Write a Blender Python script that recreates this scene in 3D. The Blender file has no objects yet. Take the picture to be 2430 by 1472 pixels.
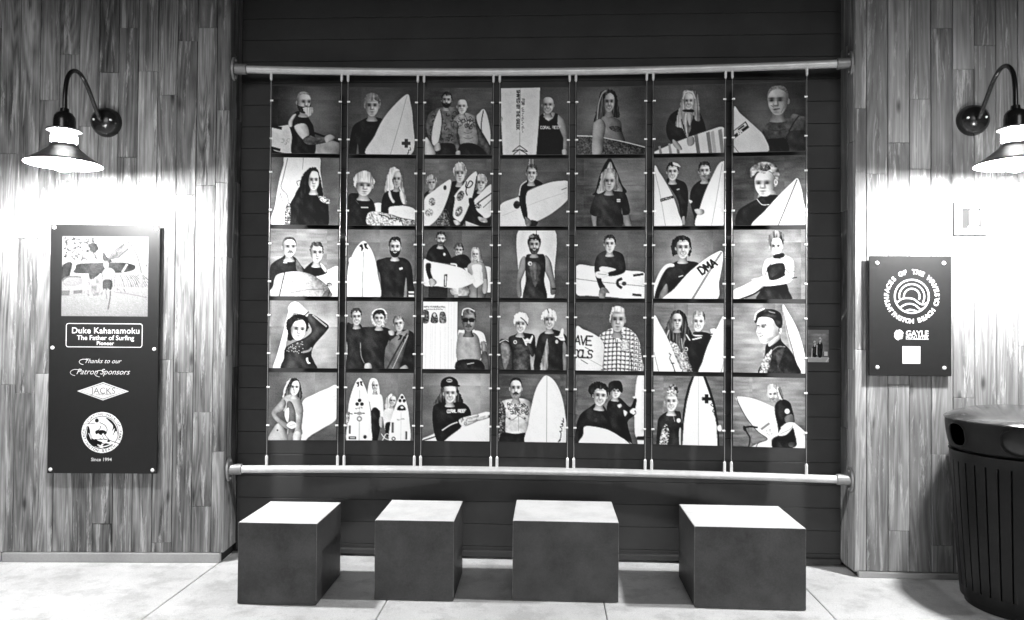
import bpy, bmesh, math, random
import numpy as np
from mathutils import Matrix, Vector, noise as mnoise

# ---------------------------------------------------------------- camera, world, exposure
SC = bpy.context.scene
COL = SC.collection
R_ = math.radians
F_PX, IMG_W, IMG_H = 1755.0, 2430.0, 1472.0
CAM_POS = Vector((0.0, 0.0, 1.55))
CAM_ROT = (Matrix.Rotation(R_(2.77), 3, 'Z') @ Matrix.Rotation(R_(90.87), 3, 'X')
           @ Matrix.Rotation(R_(0.41), 3, 'Z'))
cam_data = bpy.data.cameras.new('camera')
cam_data.sensor_fit = 'HORIZONTAL'
cam_data.sensor_width = 36.0
cam_data.lens = 36.0 * F_PX / IMG_W
cam_data.clip_start = 0.05
cam_data.clip_end = 500.0
cam = bpy.data.objects.new('camera', cam_data)
COL.objects.link(cam)
cam.matrix_world = Matrix.Translation(CAM_POS) @ CAM_ROT.to_4x4()
SC.camera = cam

# night: the sky gives next to nothing, the lamps on the wall light the place
world = bpy.data.worlds.new('World')
SC.world = world
world.use_nodes = True
wn = world.node_tree
wn.nodes.clear()
w_out = wn.nodes.new('ShaderNodeOutputWorld')
w_bg = wn.nodes.new('ShaderNodeBackground')
w_sky = wn.nodes.new('ShaderNodeTexSky')
w_sky.sky_type = 'NISHITA'
w_sky.sun_disc = False
w_sky.sun_elevation = R_(9.0)
w_sky.sun_rotation = R_(180.0)
w_bw = wn.nodes.new('ShaderNodeRGBToBW')
wn.links.new(w_sky.outputs[0], w_bw.inputs[0])
wn.links.new(w_bw.outputs[0], w_bg.inputs['Color'])
w_bg.inputs['Strength'].default_value = SKY_STRENGTH = 0.006
wn.links.new(w_bg.outputs[0], w_out.inputs[0])
BULB_STRENGTH = 1950.0

# weak, very soft fill added behind the viewer to brighten the portraits
fill_data = bpy.data.lights.new('added_fill', 'SUN')
fill_data.energy = 1.1
fill_data.angle = R_(30.0)
added_fill = bpy.data.objects.new('added_fill', fill_data)
COL.objects.link(added_fill)
added_fill.rotation_euler = (R_(90.0 - 9.0), 0, R_(4.0))

SC.view_settings.view_transform = 'Standard'
SC.view_settings.look = 'None'
SC.view_settings.exposure = 0.12
SC.view_settings.gamma = 1.0
SC.view_settings.use_curve_mapping = False
SC.render.engine = 'CYCLES'
SC.cycles.use_denoising = True
SC.cycles.max_bounces = 6
SC.cycles.sample_clamp_indirect = 6.0

RNG = random.Random(11)


def at(px, py, Y=None, Z=None):
    """Point of the place seen at a photograph pixel, on the plane y=Y or z=Z."""
    d = CAM_ROT @ Vector(((px - IMG_W / 2) / F_PX, -(py - IMG_H / 2) / F_PX, -1.0))
    t = (Y - CAM_POS.y) / d.y if Y is not None else (Z - CAM_POS.z) / d.z
    return CAM_POS + d * t


# ---------------------------------------------------------------- mesh helpers
class MB:
    def __init__(self):
        self.v, self.f = [], []

    def add(self, vs, fs):
        o = len(self.v)
        self.v += [tuple(p) for p in vs]
        self.f += [tuple(i + o for i in f) for f in fs]
        return self

    def box(self, x0, x1, y0, y1, z0, z1):
        vs = [(x, y, z) for z in (z0, z1) for y in (y0, y1) for x in (x0, x1)]
        return self.add(vs, [(0, 2, 3, 1), (4, 5, 7, 6), (0, 1, 5, 4), (2, 6, 7, 3), (0, 4, 6, 2), (1, 3, 7, 5)])

    def cyl(self, p0, p1, r0, r1=None, n=16, cap=True):
        r1 = r0 if r1 is None else r1
        p0, p1 = Vector(p0), Vector(p1)
        q = (p1 - p0).to_track_quat('Z', 'Y').to_matrix()
        vs = []
        for p, r in ((p0, r0), (p1, r1)):
            for k in range(n):
                a = 2 * math.pi * k / n
                vs.append(p + q @ Vector((r * math.cos(a), r * math.sin(a), 0)))
        fs = [(k, (k + 1) % n, n + (k + 1) % n, n + k) for k in range(n)]
        if cap:
            fs += [tuple(range(n - 1, -1, -1)), tuple(range(n, 2 * n))]
        return self.add(vs, fs)

    def tube(self, path, r, n=12, cap=True):
        path = [Vector(p) for p in path]
        vs, fs = [], []
        ref = None
        for i, p in enumerate(path):
            t = (path[min(i + 1, len(path) - 1)] - path[max(i - 1, 0)]).normalized()
            if ref is None:
                ref = t.orthogonal().normalized()
            ref = (ref - t * ref.dot(t)).normalized()
            b = t.cross(ref)
            rr = r[i] if isinstance(r, (list, tuple)) else r
            vs += [p + (ref * math.cos(2 * math.pi * k / n) + b * math.sin(2 * math.pi * k / n)) * rr for k in range(n)]
        for i in range(len(path) - 1):
            for k in range(n):
                a, c = i * n + k, i * n + (k + 1) % n
                fs.append((a, c, c + n, a + n))
        if cap:
            m = (len(path) - 1) * n
            fs += [tuple(range(n - 1, -1, -1)), tuple(range(m, m + n))]
        return self.add(vs, fs)

    def lathe(self, prof, c=(0, 0, 0), n=32, closed=False):
        vs, fs = [], []
        for (r, z) in prof:
            vs += [(c[0] + r * math.cos(2 * math.pi * k / n), c[1] + r * math.sin(2 * math.pi * k / n), c[2] + z) for k in range(n)]
        m = len(prof)
        for i in range(m if closed else m - 1):
            j = (i + 1) % m
            for k in range(n):
                k2 = (k + 1) % n
                fs.append((i * n + k, i * n + k2, j * n + k2, j * n + k))
        return self.add(vs, fs)

    def flat(self, pts, y):
        """a flat polygon in the x-z plane facing -y"""
        return self.add([(p[0], y, p[1]) for p in pts], [tuple(range(len(pts)))])

    def ribbon(self, pts, w, y, closed=False, ang0=None):
        pts = [Vector((p[0], p[1])) for p in pts]
        n = len(pts)
        L, Rr = [], []
        for i in range(n):
            a = pts[(i - 1) % n] if (closed or i > 0) else pts[i]
            b = pts[(i + 1) % n] if (closed or i < n - 1) else pts[i]
            t = (b - a).normalized()
            nn = Vector((-t.y, t.x)) * (w / 2)
            L.append(pts[i] + nn)
            Rr.append(pts[i] - nn)
        vs = [(p.x, y, p.y) for p in L + Rr]
        fs = [(i, (i + 1) % n, n + (i + 1) % n, n + i) for i in range(n if closed else n - 1)]
        return self.add(vs, fs)

    def mesh(self, name, smooth=False, bevel=0.0, seg=1, fix=True):
        me = bpy.data.meshes.new(name)
        me.from_pydata(self.v, [], self.f)
        bm = bmesh.new()
        bm.from_mesh(me)
        if fix:
            bmesh.ops.recalc_face_normals(bm, faces=bm.faces[:])
        if bevel:
            bmesh.ops.bevel(bm, geom=[e for e in bm.edges if e.is_manifold and e.calc_face_angle(0) > 0.6], offset=bevel, segments=seg, affect='EDGES', profile=0.5)
        if smooth:
            for f in bm.faces:
                f.smooth = True
            for e in bm.edges:
                if e.is_manifold and e.calc_face_angle(0) > 0.7:
                    e.smooth = False
        bm.to_mesh(me)
        bm.free()
        return me

    def build(self, name, mat, parent=None, **kw):
        return obj(name, self.mesh(name, **kw), mat, parent)


def obj(name, me, mat, parent=None):
    o = bpy.data.objects.new(name, me)
    COL.objects.link(o)
    if mat is not None and not me.materials:
        me.materials.append(mat)
    if parent is not None:
        o.parent = parent
    return o


def tag(o, label=None, cat=None, group=None, kind=None):
    for k, v in (('label', label), ('category', cat), ('group', group), ('kind', kind)):
        if v:
            o[k] = v
    return o


def thing(name, loc, label, cat, group=None, rz=0.0):
    o = bpy.data.objects.new(name, None)
    COL.objects.link(o)
    o.empty_display_size = 0.1
    o.location = loc
    o.rotation_euler = (0, 0, rz)
    return tag(o, label, cat, group)


# ---------------------------------------------------------------- materials
def new_mat(name):
    m = bpy.data.materials.new(name)
    m.use_nodes = True
    nt = m.node_tree
    b = nt.nodes['Principled BSDF']
    return m, nt, b


def N(nt, typ, **kw):
    n = nt.nodes.new(typ)
    for k, v in kw.items():
        if k in n.inputs:
            n.inputs[k].default_value = v
        else:
            setattr(n, k, v)
    return n


def ramp(nt, src, stops):
    r = nt.nodes.new('ShaderNodeValToRGB')
    el = r.color_ramp.elements
    while len(el) < len(stops):
        el.new(0.5)
    for e, (p, c) in zip(el, stops):
        e.position = p
        e.color = (c, c, c, 1)
    nt.links.new(src, r.inputs[0])
    return r.outputs[0]


def math_n(nt, op, a, b=None):
    n = nt.nodes.new('ShaderNodeMath')
    n.operation = op
    for i, s in enumerate((a, b)):
        if s is None:
            continue
        if isinstance(s, (int, float)):
            n.inputs[i].default_value = s
        else:
            nt.links.new(s, n.inputs[i])
    return n.outputs[0]


def plain(name, g, rough=0.5, metal=0.0, spec=0.5, bump=0.0, bscale=200.0, var=0.0, vscale=6.0):
    m, nt, b = new_mat(name)
    b.inputs['Base Color'].default_value = (g, g, g, 1)
    b.inputs['Roughness'].default_value = rough
    b.inputs['Metallic'].default_value = metal
    b.inputs['Specular IOR Level'].default_value = spec
    tc = N(nt, 'ShaderNodeTexCoord')
    if var:
        nz = N(nt, 'ShaderNodeTexNoise', Scale=vscale, Detail=6.0, Roughness=0.65)
        nt.links.new(tc.outputs['Object'], nz.inputs['Vector'])
        c = ramp(nt, nz.outputs[0], [(0.3, max(0, g * (1 - var))), (0.7, g * (1 + var))])
        nt.links.new(c, b.inputs['Base Color'])
        rr = ramp(nt, nz.outputs[0], [(0.3, min(1, rough * 1.2)), (0.7, rough * 0.85)])
        nt.links.new(rr, b.inputs['Roughness'])
    if bump:
        nb = N(nt, 'ShaderNodeTexNoise', Scale=bscale, Detail=4.0)
        nt.links.new(tc.outputs['Object'], nb.inputs['Vector'])
        bp = N(nt, 'ShaderNodeBump', Strength=bump, Distance=0.002)
        nt.links.new(nb.outputs[0], bp.inputs['Height'])
        nt.links.new(bp.outputs[0], b.inputs['Normal'])
    return m


def wood_mat(name, lo, hi, half, relief, w_ring, w_fine, w_blot):
    """weathered vertical boards; every board takes its own grain and tone from its random value"""
    m, nt, b = new_mat(name)
    tc = N(nt, 'ShaderNodeTexCoord')
    oi = N(nt, 'ShaderNodeObjectInfo')
    off = nt.nodes.new('ShaderNodeCombineXYZ')
    nt.links.new(math_n(nt, 'MULTIPLY', oi.outputs['Random'], 37.0), off.inputs[0])
    nt.links.new(math_n(nt, 'MULTIPLY', oi.outputs['Random'], 91.0), off.inputs[2])
    add = N(nt, 'ShaderNodeVectorMath', operation='ADD')
    nt.links.new(tc.outputs['Object'], add.inputs[0])
    nt.links.new(off.outputs[0], add.inputs[1])

    def mapped(sx, sz):
        mp = N(nt, 'ShaderNodeMapping')
        mp.inputs['Scale'].default_value = (sx, sx, sz)
        nt.links.new(add.outputs[0], mp.inputs['Vector'])
        return mp.outputs[0]
    # rings cut lengthways: contours of a stretched noise field give cathedrals and eyes
    fld = N(nt, 'ShaderNodeTexNoise', Scale=1.0, Detail=1.5, Roughness=0.4, Distortion=0.3)
    nt.links.new(mapped(6.0, 0.42), fld.inputs['Vector'])
    rings = math_n(nt, 'FRACT', math_n(nt, 'MULTIPLY', fld.outputs[0], 17.0))
    tri = math_n(nt, 'ABSOLUTE', math_n(nt, 'SUBTRACT', rings, 0.5))      # 0..0.5
    fine = N(nt, 'ShaderNodeTexNoise', Scale=1.0, Detail=5.0, Roughness=0.7)
    nt.links.new(mapped(230.0, 2.2), fine.inputs['Vector'])
    blot = N(nt, 'ShaderNodeTexNoise', Scale=1.0, Detail=4.0, Roughness=0.6)
    nt.links.new(mapped(10.0, 1.5), blot.inputs['Vector'])
    vor = N(nt, 'ShaderNodeTexVoronoi', Scale=1.0)
    nt.links.new(mapped(7.5, 2.6), vor.inputs['Vector'])
    knot = ramp(nt, vor.outputs['Distance'], [(0.04, 0.05), (0.10, 0.55), (0.15, 1.0)])
    g = math_n(nt, 'ADD', math_n(nt, 'MULTIPLY', tri, w_ring), math_n(nt, 'MULTIPLY', fine.outputs[0], w_fine))
    g = math_n(nt, 'ADD', g, math_n(nt, 'MULTIPLY', blot.outputs[0], w_blot))
    g = math_n(nt, 'ADD', g, 0.5 - 0.25 * w_ring - 0.5 * w_fine - 0.5 * w_blot)
    col = ramp(nt, g, [(0.5 - half, lo), (0.5 - 0.3 * half, lo + 0.32 * (hi - lo)), (0.5 + 0.35 * half, lo + 0.62 * (hi - lo)), (0.5 + half, hi)])
    tone = ramp(nt, oi.outputs['Random'], [(0.0, 0.65), (1.0, 1.25)])
    mul = N(nt, 'ShaderNodeMix', data_type='RGBA', blend_type='MULTIPLY')
    mul.inputs[0].default_value = 1.0
    nt.links.new(col, mul.inputs[6])
    nt.links.new(tone, mul.inputs[7])
    mul2 = N(nt, 'ShaderNodeMix', data_type='RGBA', blend_type='MULTIPLY')
    mul2.inputs[0].default_value = 0.75
    nt.links.new(mul.outputs[2], mul2.inputs[6])
    nt.links.new(knot, mul2.inputs[7])
    wear = N(nt, 'ShaderNodeTexNoise', Scale=1.0, Detail=6.0, Roughness=0.75, Distortion=0.6)
    nt.links.new(mapped(22.0, 1.6), wear.inputs['Vector'])
    wmask = ramp(nt, wear.outputs[0], [(0.54, 0.0), (0.66, 0.85)])
    mul3 = N(nt, 'ShaderNodeMix', data_type='RGBA', blend_type='MIX')
    nt.links.new(wmask, mul3.inputs[0])
    nt.links.new(mul2.outputs[2], mul3.inputs[6])
    mul3.inputs[7].default_value = (hi * 1.35, hi * 1.35, hi * 1.35, 1)
    nt.links.new(mul3.outputs[2], b.inputs['Base Color'])
    b.inputs['Roughness'].default_value = 0.6
    b.inputs['Specular IOR Level'].default_value = 0.2
    hgt = math_n(nt, 'ADD', math_n(nt, 'MULTIPLY', tri, 0.5), fine.outputs[0])
    hgt = math_n(nt, 'ADD', hgt, math_n(nt, 'MULTIPLY', knot, 0.6))
    bp = N(nt, 'ShaderNodeBump', Strength=relief, Distance=0.004)
    nt.links.new(hgt, bp.inputs['Height'])
    nt.links.new(bp.outputs[0], b.inputs['Normal'])
    return m


def concrete_mat(name, lo, hi, rough, scale=2.0, speck=0.0, bump=0.15, stain=0.0):
    m, nt, b = new_mat(name)
    tc = N(nt, 'ShaderNodeTexCoord')
    oi = N(nt, 'ShaderNodeObjectInfo')
    add = N(nt, 'ShaderNodeVectorMath', operation='ADD')
    nt.links.new(tc.outputs['Object'], add.inputs[0])
    nt.links.new(oi.outputs['Location'], add.inputs[1])
    n1 = N(nt, 'ShaderNodeTexNoise', Scale=scale, Detail=8.0, Roughness=0.62)
    n2 = N(nt, 'ShaderNodeTexNoise', Scale=90.0, Detail=5.0, Roughness=0.7)
    n3 = N(nt, 'ShaderNodeTexNoise', Scale=420.0, Detail=2.0)
    for n in (n1, n2, n3):
        nt.links.new(add.outputs[0], n.inputs['Vector'])
    s = math_n(nt, 'ADD', math_n(nt, 'MULTIPLY', n1.outputs[0], 0.7), math_n(nt, 'MULTIPLY', n2.outputs[0], 0.3))
    c = ramp(nt, s, [(0.36, lo), (0.62, hi)])
    if speck:                                        # aggregate pores and a few blots of dirt
        sp = N(nt, 'ShaderNodeTexVoronoi', Scale=55.0)
        st = N(nt, 'ShaderNodeTexNoise', Scale=5.0, Detail=7.0, Roughness=0.7)
        n4 = N(nt, 'ShaderNodeTexNoise', Scale=230.0, Detail=3.0)
        for n in (sp, st, n4):
            nt.links.new(add.outputs[0], n.inputs['Vector'])
        m1 = ramp(nt, sp.outputs['Distance'], [(0.06, 1.0 - speck), (0.16, 1.0)])
        m2 = ramp(nt, st.outputs[0], [(0.38, 1.0 - stain), (0.52, 1.0)])
        m3 = ramp(nt, n4.outputs[0], [(0.35, 1.0 - speck * 0.5), (0.6, 1.0)])
        c = math_n(nt, 'MULTIPLY', math_n(nt, 'MULTIPLY', c, m1), math_n(nt, 'MULTIPLY', m2, m3))
    nt.links.new(c, b.inputs['Base Color'])
    b.inputs['Roughness'].default_value = rough
    bp = N(nt, 'ShaderNodeBump', Strength=bump, Distance=0.003)
    nt.links.new(math_n(nt, 'ADD', n2.outputs[0], n3.outputs[0]), bp.inputs['Height'])
    nt.links.new(bp.outputs[0], b.inputs['Normal'])
    return m


M = {}
M['wood'] = wood_mat('weathered_boards', 0.035, 0.38, 0.25, 0.7, 0.34, 0.70, 0.95)
M['wood_pale'] = wood_mat('pale_boards', 0.13, 0.46, 0.26, 0.45, 0.38, 0.45, 0.75)
M['backing'] = plain('backing_black', 0.01, 0.9)
M['siding'] = plain('dark_siding_paint', 0.046, 0.55, spec=0.2, bump=0.12, bscale=120, var=0.12, vscale=3.0)
M['slab'] = concrete_mat('pavement_concrete', 0.58, 0.86, 0.8, 1.3, speck=0.35, bump=0.5, stain=0.22)
M['kerb'] = concrete_mat('kerb_concrete', 0.28, 0.40, 0.75, 3.0)
M['stool'] = concrete_mat('lit_top_concrete', 0.74, 0.88, 0.5, 5.0, speck=0.15, stain=0.06, bump=0.06)  # stool top, pale tone carries the lamp light falling on it
M['stool_side'] = concrete_mat('shaded_side_concrete', 0.024, 0.066, 0.5, 4.5, speck=0.3, bump=0.15, stain=0.35)  # sides of the same stool, coloured dark for their shade
M['asphalt'] = concrete_mat('asphalt', 0.035, 0.06, 0.9, 0.8, bump=0.3)
M['joint'] = plain('joint_filler', 0.07, 0.95)
M['galv'] = plain('galvanised_pipe', 0.72, 0.42, metal=0.25, bump=0.05, bscale=60, var=0.12, vscale=14)
M['galv_dull'] = plain('dull_galvanised', 0.30, 0.45, metal=0.4, bump=0.08, bscale=60, var=0.2, vscale=14)
M['steel'] = plain('stainless_fitting', 0.88, 0.28, metal=0.2)
M['wire'] = plain('steel_wire', 0.42, 0.35, metal=0.4)
M['plaque'] = plain('black_plaque', 0.010, 0.45, spec=0.3, bump=0.05, bscale=90, var=0.15)
M['white_ink'] = plain('white_ink', 0.66, 0.5)
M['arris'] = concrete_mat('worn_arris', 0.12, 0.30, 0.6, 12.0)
M['grey_ink'] = plain('grey_ink', 0.10, 0.5)
M['black_ink'] = plain('black_ink', 0.015, 0.5)
M['lamp_black'] = plain('black_enamel', 0.012, 0.22, spec=0.5)
M['shade_out'] = plain('weathered_shade_metal', 0.26, 0.34, metal=0.85, bump=0.08, bscale=50, var=0.25, vscale=18)
M['shade_in'] = plain('white_enamel', 0.82, 0.4)
M['switch'] = plain('white_plastic', 0.42, 0.4)
M['switch_grey'] = plain('grey_plastic', 0.25, 0.4)
M['can'] = plain('black_powder_coat', 0.008, 0.42, spec=0.25, bump=0.1, bscale=300, var=0.2)
M['can_lid'] = plain('grey_lid_metal', 0.055, 0.17, metal=0.4, bump=0.03, bscale=80, var=0.2)
M['board_edge'] = plain('print_panel_black', 0.012, 0.3)

mt, nt, b = new_mat('photo_print')
a_ = N(nt, 'ShaderNodeAttribute', attribute_name='ink')
nt.links.new(a_.outputs['Color'], b.inputs['Base Color'])
b.inputs['Roughness'].default_value = 0.5
b.inputs['Specular IOR Level'].default_value = 0.12
M['print'] = mt

mt, nt, b = new_mat('lit_bulb')
nt.nodes.remove(b)
em = N(nt, 'ShaderNodeEmission', Strength=BULB_STRENGTH)
nt.links.new(em.outputs[0], nt.nodes['Material Output'].inputs[0])
M['bulb'] = mt
mt = mt.copy()
mt.name = 'lit_bulb_neck'
mt.node_tree.nodes['Emission'].inputs['Strength'].default_value = BULB_STRENGTH * 0.16
M['bulb_neck'] = mt

mt, nt, b = new_mat('ribbed_glass')
nt.nodes.remove(b)
tl = N(nt, 'ShaderNodeBsdfTranslucent')
tl.inputs[0].default_value = (0.85, 0.85, 0.85, 1)
tp = N(nt, 'ShaderNodeBsdfTransparent')
gl = N(nt, 'ShaderNodeBsdfGlossy', Roughness=0.1)
mx = N(nt, 'ShaderNodeMixShader')
mx.inputs[0].default_value = 0.45
mx2 = N(nt, 'ShaderNodeMixShader')
mx2.inputs[0].default_value = 0.08
nt.links.new(tl.outputs[0], mx.inputs[1])
nt.links.new(tp.outputs[0], mx.inputs[2])
nt.links.new(mx.outputs[0], mx2.inputs[1])
nt.links.new(gl.outputs[0], mx2.inputs[2])
nt.links.new(mx2.outputs[0], nt.nodes['Material Output'].inputs[0])
M['glass'] = mt
# ---------------------------------------------------------------- ground and pavement
tag(MB().add([(-150, -150, -0.09), (150, -150, -0.09), (150, 150, -0.09), (-150, 150, -0.09)], [(0, 1, 2, 3)])
    .build('ground', M['asphalt'], fix=False), kind='structure')
pave = MB().box(-9.2, 9.0, -4.0, 5.2, -0.08, -0.014).build('pavement', M['joint'])
tag(pave, kind='structure')
for i in range(-6, 9):
    x0 = -2.08 + 1.2 * i
    for j in range(6):
        y1 = 5.02 - 1.5 * j
        MB().box(x0 + 0.0028, x0 + 1.1972, y1 - 1.493, y1, -0.08, 0.0).build('slab', M['slab'], pave, bevel=0.003)

# ---------------------------------------------------------------- walls
WALL_H = 3.885
FRONT_Y, RECESS_Y = 4.645, 4.855
LX, RX = -2.055, 1.885


def planks(root, xs, mat, seed, z0, front=0.0, axis='x', step=(0.35, 1.5)):
    """one column of boards between neighbouring xs; ends broken at random heights"""
    rg = random.Random(seed)
    for a, c in zip(xs[:-1], xs[1:]):
        z = z0 - rg.uniform(0, 0.9)
        while z < WALL_H:
            L = rg.choice((rg.uniform(*step), rg.uniform(0.8, 1.9)))
            za, zb = max(z, z0), min(z + L, WALL_H)
            z += L
            if zb - za < 0.06:
                continue
            d = rg.uniform(0.0, 0.0045)
            lo, hi = min(a, c) + 0.0017, max(a, c) - 0.0017
            mb = MB()
            if axis == 'x':
                mb.box(lo, hi, front - d, front + 0.02, za + 0.0007, zb - 0.0007)
            else:
                mb.box(front - 0.02, front + d, lo, hi, za + 0.0007, zb - 0.0007) if axis == 'y+' else \
                    mb.box(front - d, front + 0.02, lo, hi, za + 0.0007, zb - 0.0007)
            mb.build('plank', mat, root, bevel=0.0022)


# left wall: the board face swings a little towards the viewer as it runs left
wl = thing('wood_wall', (LX, FRONT_Y, 0), 'weathered vertical board wall left of the dark recess with the tall plaque', 'wall', rz=math.atan2(0.085, 1.411))
planks(wl, [0.0, -0.082] + [-0.082 - 0.1255 * k for k in range(1, 24)], M['wood'], 5, 0.062)
planks(wl, [0.004, 0.11, 0.235], M['wood'], 8, 0.062, front=0.0, axis='y+')
MB().box(-3.0, -0.022, 0.021, 0.26, 0.0, WALL_H).build('backing', M['backing'], wl)
MB().box(-1.395, -0.02, -0.014, 0.018, 0.0, 0.06).build('base_kerb', M['kerb'], wl, bevel=0.004)
MB().box(-3.0, -1.402, -0.014, 0.018, 0.0, 0.06).build('base_kerb', M['kerb'], wl, bevel=0.004)

wr = thing('wood_wall', (RX, FRONT_Y, 0), 'pale vertical board wall right of the dark recess beside the bin', 'wall')
planks(wr, [0.0, 0.07] + [0.07 + 0.1295 * k for k in range(1, 19)], M['wood_pale'], 21, 0.04)
planks(wr, [0.004, 0.10, 0.235], M['wood_pale'], 29, 0.03, front=0.0, axis='y-')
MB().box(0.022, 2.4, 0.021, 0.26, 0.0, WALL_H).build('backing', M['backing'], wr)
MB().box(0.02, 2.4, -0.012, 0.018, 0.0, 0.036).build('base_kerb', M['kerb'], wr, bevel=0.004)

sw = thing('siding_wall', (0, RECESS_Y, 0), 'dark painted horizontal siding wall at the back of the recess', 'wall')
z_ref = at(1300, 141, Y=RECESS_Y).z
pitch = (z_ref - at(1300, 1193, Y=RECESS_Y).z) / 20.0
zs = z_ref - pitch * math.floor((z_ref - 0.03) / pitch)
z = zs - pitch
while z < WALL_H:
    za, zb = max(z, 0.02), min(z + pitch, WALL_H)
    if zb - za > 0.02:
        mb = MB()   # shiplap board: upper edge set back, lower edge proud
        e = RNG.uniform(0, 0.0012)
        prof = [(0.020, za + 0.001), (-0.0035 - e, za + 0.001), (-0.005 - e, za + 0.003), (-0.0046 - e, zb - 0.004), (-0.003, zb - 0.001), (0.020, zb - 0.001)]
        n = len(prof)
        vs = [(-2.06, y, q) for y, q in prof] + [(1.895, y, q) for y, q in prof]
        mb.add(vs, [(i, (i + 1) % n, n + (i + 1) % n, n + i) for i in range(n)] + [tuple(range(n)), tuple(range(2 * n - 1, n - 1, -1))])
        mb.build('siding_board', M['siding'], sw)
    z += pitch
MB().box(-2.3, 2.1, 0.024, 0.2, 0.0, WALL_H).build('backing', M['backing'], sw)
MB().box(-2.04, 1.875, -0.032, 0.015, 0.016, 0.05).build('base_sill', M['siding'], sw, bevel=0.004)

# unseen overhang above the frame, added to shade the tops of the walls
added_overhang = MB().box(-5.2, 4.6, 2.3, 5.1, 3.90, 4.05).box(-5.2, 4.6, 2.26, 2.298, 3.85, 4.10).build('added_overhang', M['siding'])
tag(added_overhang, kind='structure')
# ---------------------------------------------------------------- drawing the printed photographs
NP, SS = 112, 3
MP = NP * SS
_rs = np.random.RandomState(4)


def _smooth_noise(cells, seed, cx=None):
    r = np.random.RandomState(seed)
    cy, cx = cells, cx or cells
    g = r.rand(cy + 1, cx + 1)
    yi, xi = np.linspace(0, cy, MP, endpoint=False), np.linspace(0, cx, MP, endpoint=False)
    y0, x0 = yi.astype(int), xi.astype(int)
    fy, fx = yi - y0, xi - x0
    fy, fx = (fy * fy * (3 - 2 * fy))[:, None], (fx * fx * (3 - 2 * fx))[None, :]
    a, b_, c, d = g[y0][:, x0], g[y0][:, x0 + 1], g[y0 + 1][:, x0], g[y0 + 1][:, x0 + 1]
    return (a * (1 - fx) + b_ * fx) * (1 - fy) + (c * (1 - fx) + d * fx) * fy - 0.5


N_LO = _smooth_noise(4, 1) + 0.5 * _smooth_noise(9, 2)
N_MID = _smooth_noise(22, 3) + 0.6 * _smooth_noise(45, 4)
N_HI = _smooth_noise(60, 5) + 0.7 * _smooth_noise(112, 6)
N_STREAK = _smooth_noise(26, 7, 5) + 0.5 * _smooth_noise(50, 8, 9)
_d = _smooth_noise(8, 11, 14)
N_FOLD = np.stack([np.roll(_d[i], int(i * 0.7)) for i in range(MP)]) + 0.6 * _smooth_noise(14, 12, 20)
N_HAIR = _smooth_noise(6, 9, 60) + 0.5 * _smooth_noise(12, 10, 100)
_ax = (np.arange(MP) + 0.5) * 100.0 / MP
GX, GY = np.meshgrid(_ax, _ax)
A = np.zeros((MP, MP))
KEEP = None


def pts_of(s):
    return [tuple(map(float, q.split(','))) for q in s.split()] if isinstance(s, str) else list(s)


def curve(p, closed=True, k=5):
    n, out = len(p), []
    for i in range(n if closed else n - 1):
        g = (lambda j: p[j % n]) if closed else (lambda j: p[min(max(j, 0), n - 1)])
        p0, p1, p2, p3 = g(i - 1), g(i), g(i + 1), g(i + 2)
        for j in range(k):
            t = j / k
            out.append(tuple(0.5 * (2 * p1[d] + (p2[d] - p0[d]) * t + (2 * p0[d] - 5 * p1[d] + 4 * p2[d] - p3[d]) * t * t
                                    + (3 * p1[d] - p0[d] - 3 * p2[d] + p3[d]) * t ** 3) for d in (0, 1)))
    if not closed:
        out.append(p[-1])
    return out


def region(p):
    q = np.array(p) * MP / 100.0
    y0, y1 = int(max(0, math.floor(q[:, 1].min()))), int(min(MP, math.ceil(q[:, 1].max()) + 1))
    if y1 <= y0:
        return None
    acc = np.zeros((y1 - y0, MP + 1), np.int32)
    for (xa, ya), (xb, yb) in zip(q, np.roll(q, -1, 0)):
        if ya == yb:
            continue
        lo, hi = (ya, yb) if ya < yb else (yb, ya)
        r0, r1 = max(y0, int(math.ceil(lo - 0.5))), min(y1, int(math.ceil(hi - 0.5)))
        if r1 <= r0:
            continue
        rr = np.arange(r0, r1)
        xs = xa + (rr + 0.5 - ya) * (xb - xa) / (yb - ya)
        np.add.at(acc, (rr - y0, np.clip(np.ceil(xs - 0.5), 0, MP).astype(int)), 1)
    return slice(y0, y1), (np.cumsum(acc, 1)[:, :MP] % 2).astype(bool)


def paint(rg, t, n=0.0, nz=None, g=None, rd=0.0):
    if rg is None:
        return
    sl, mk = rg
    if KEEP is not None:
        mk = mk & KEEP[sl]
    val = np.full(mk.shape, float(t))
    if g is not None:                       # g = (other tone, 'x' or 'y')
        ax = GX[sl] if g[1] == 'x' else GY[sl]
        if mk.any():
            a0, a1 = ax[mk].min(), ax[mk].max()
            u = (ax - a0) / max(a1 - a0, 1e-6)
            val = t + (g[0] - t) * u
    if rd and mk.any():                     # roundness: each row falls off towards its two ends, more on the right
        cnt = mk.any(1)
        xl = np.argmax(mk, 1)[:, None]
        xr = MP - 1 - np.argmax(mk[:, ::-1], 1)[:, None]
        u = np.clip((np.arange(MP)[None, :] - xl) / np.maximum(xr - xl, 1), 0, 1) * 2 - 1
        val = val * (1 - rd * (0.35 * np.abs(u) ** 3 + 0.65 * np.clip(u + 0.25, 0, 2) ** 2 * 0.5)) + rd * 0.16 * np.exp(-((u + 0.45) / 0.35) ** 2) * (0.35 if t < 0.25 else 0.0)
        val = val + rd * (0.16 if t < 0.3 else 0.22) * N_FOLD[sl]
    if n:
        val = val + n * (N_MID if nz is None else nz)[sl]
    A[sl][mk] = np.clip(val, 0.02, 1.0)[mk]


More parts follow.
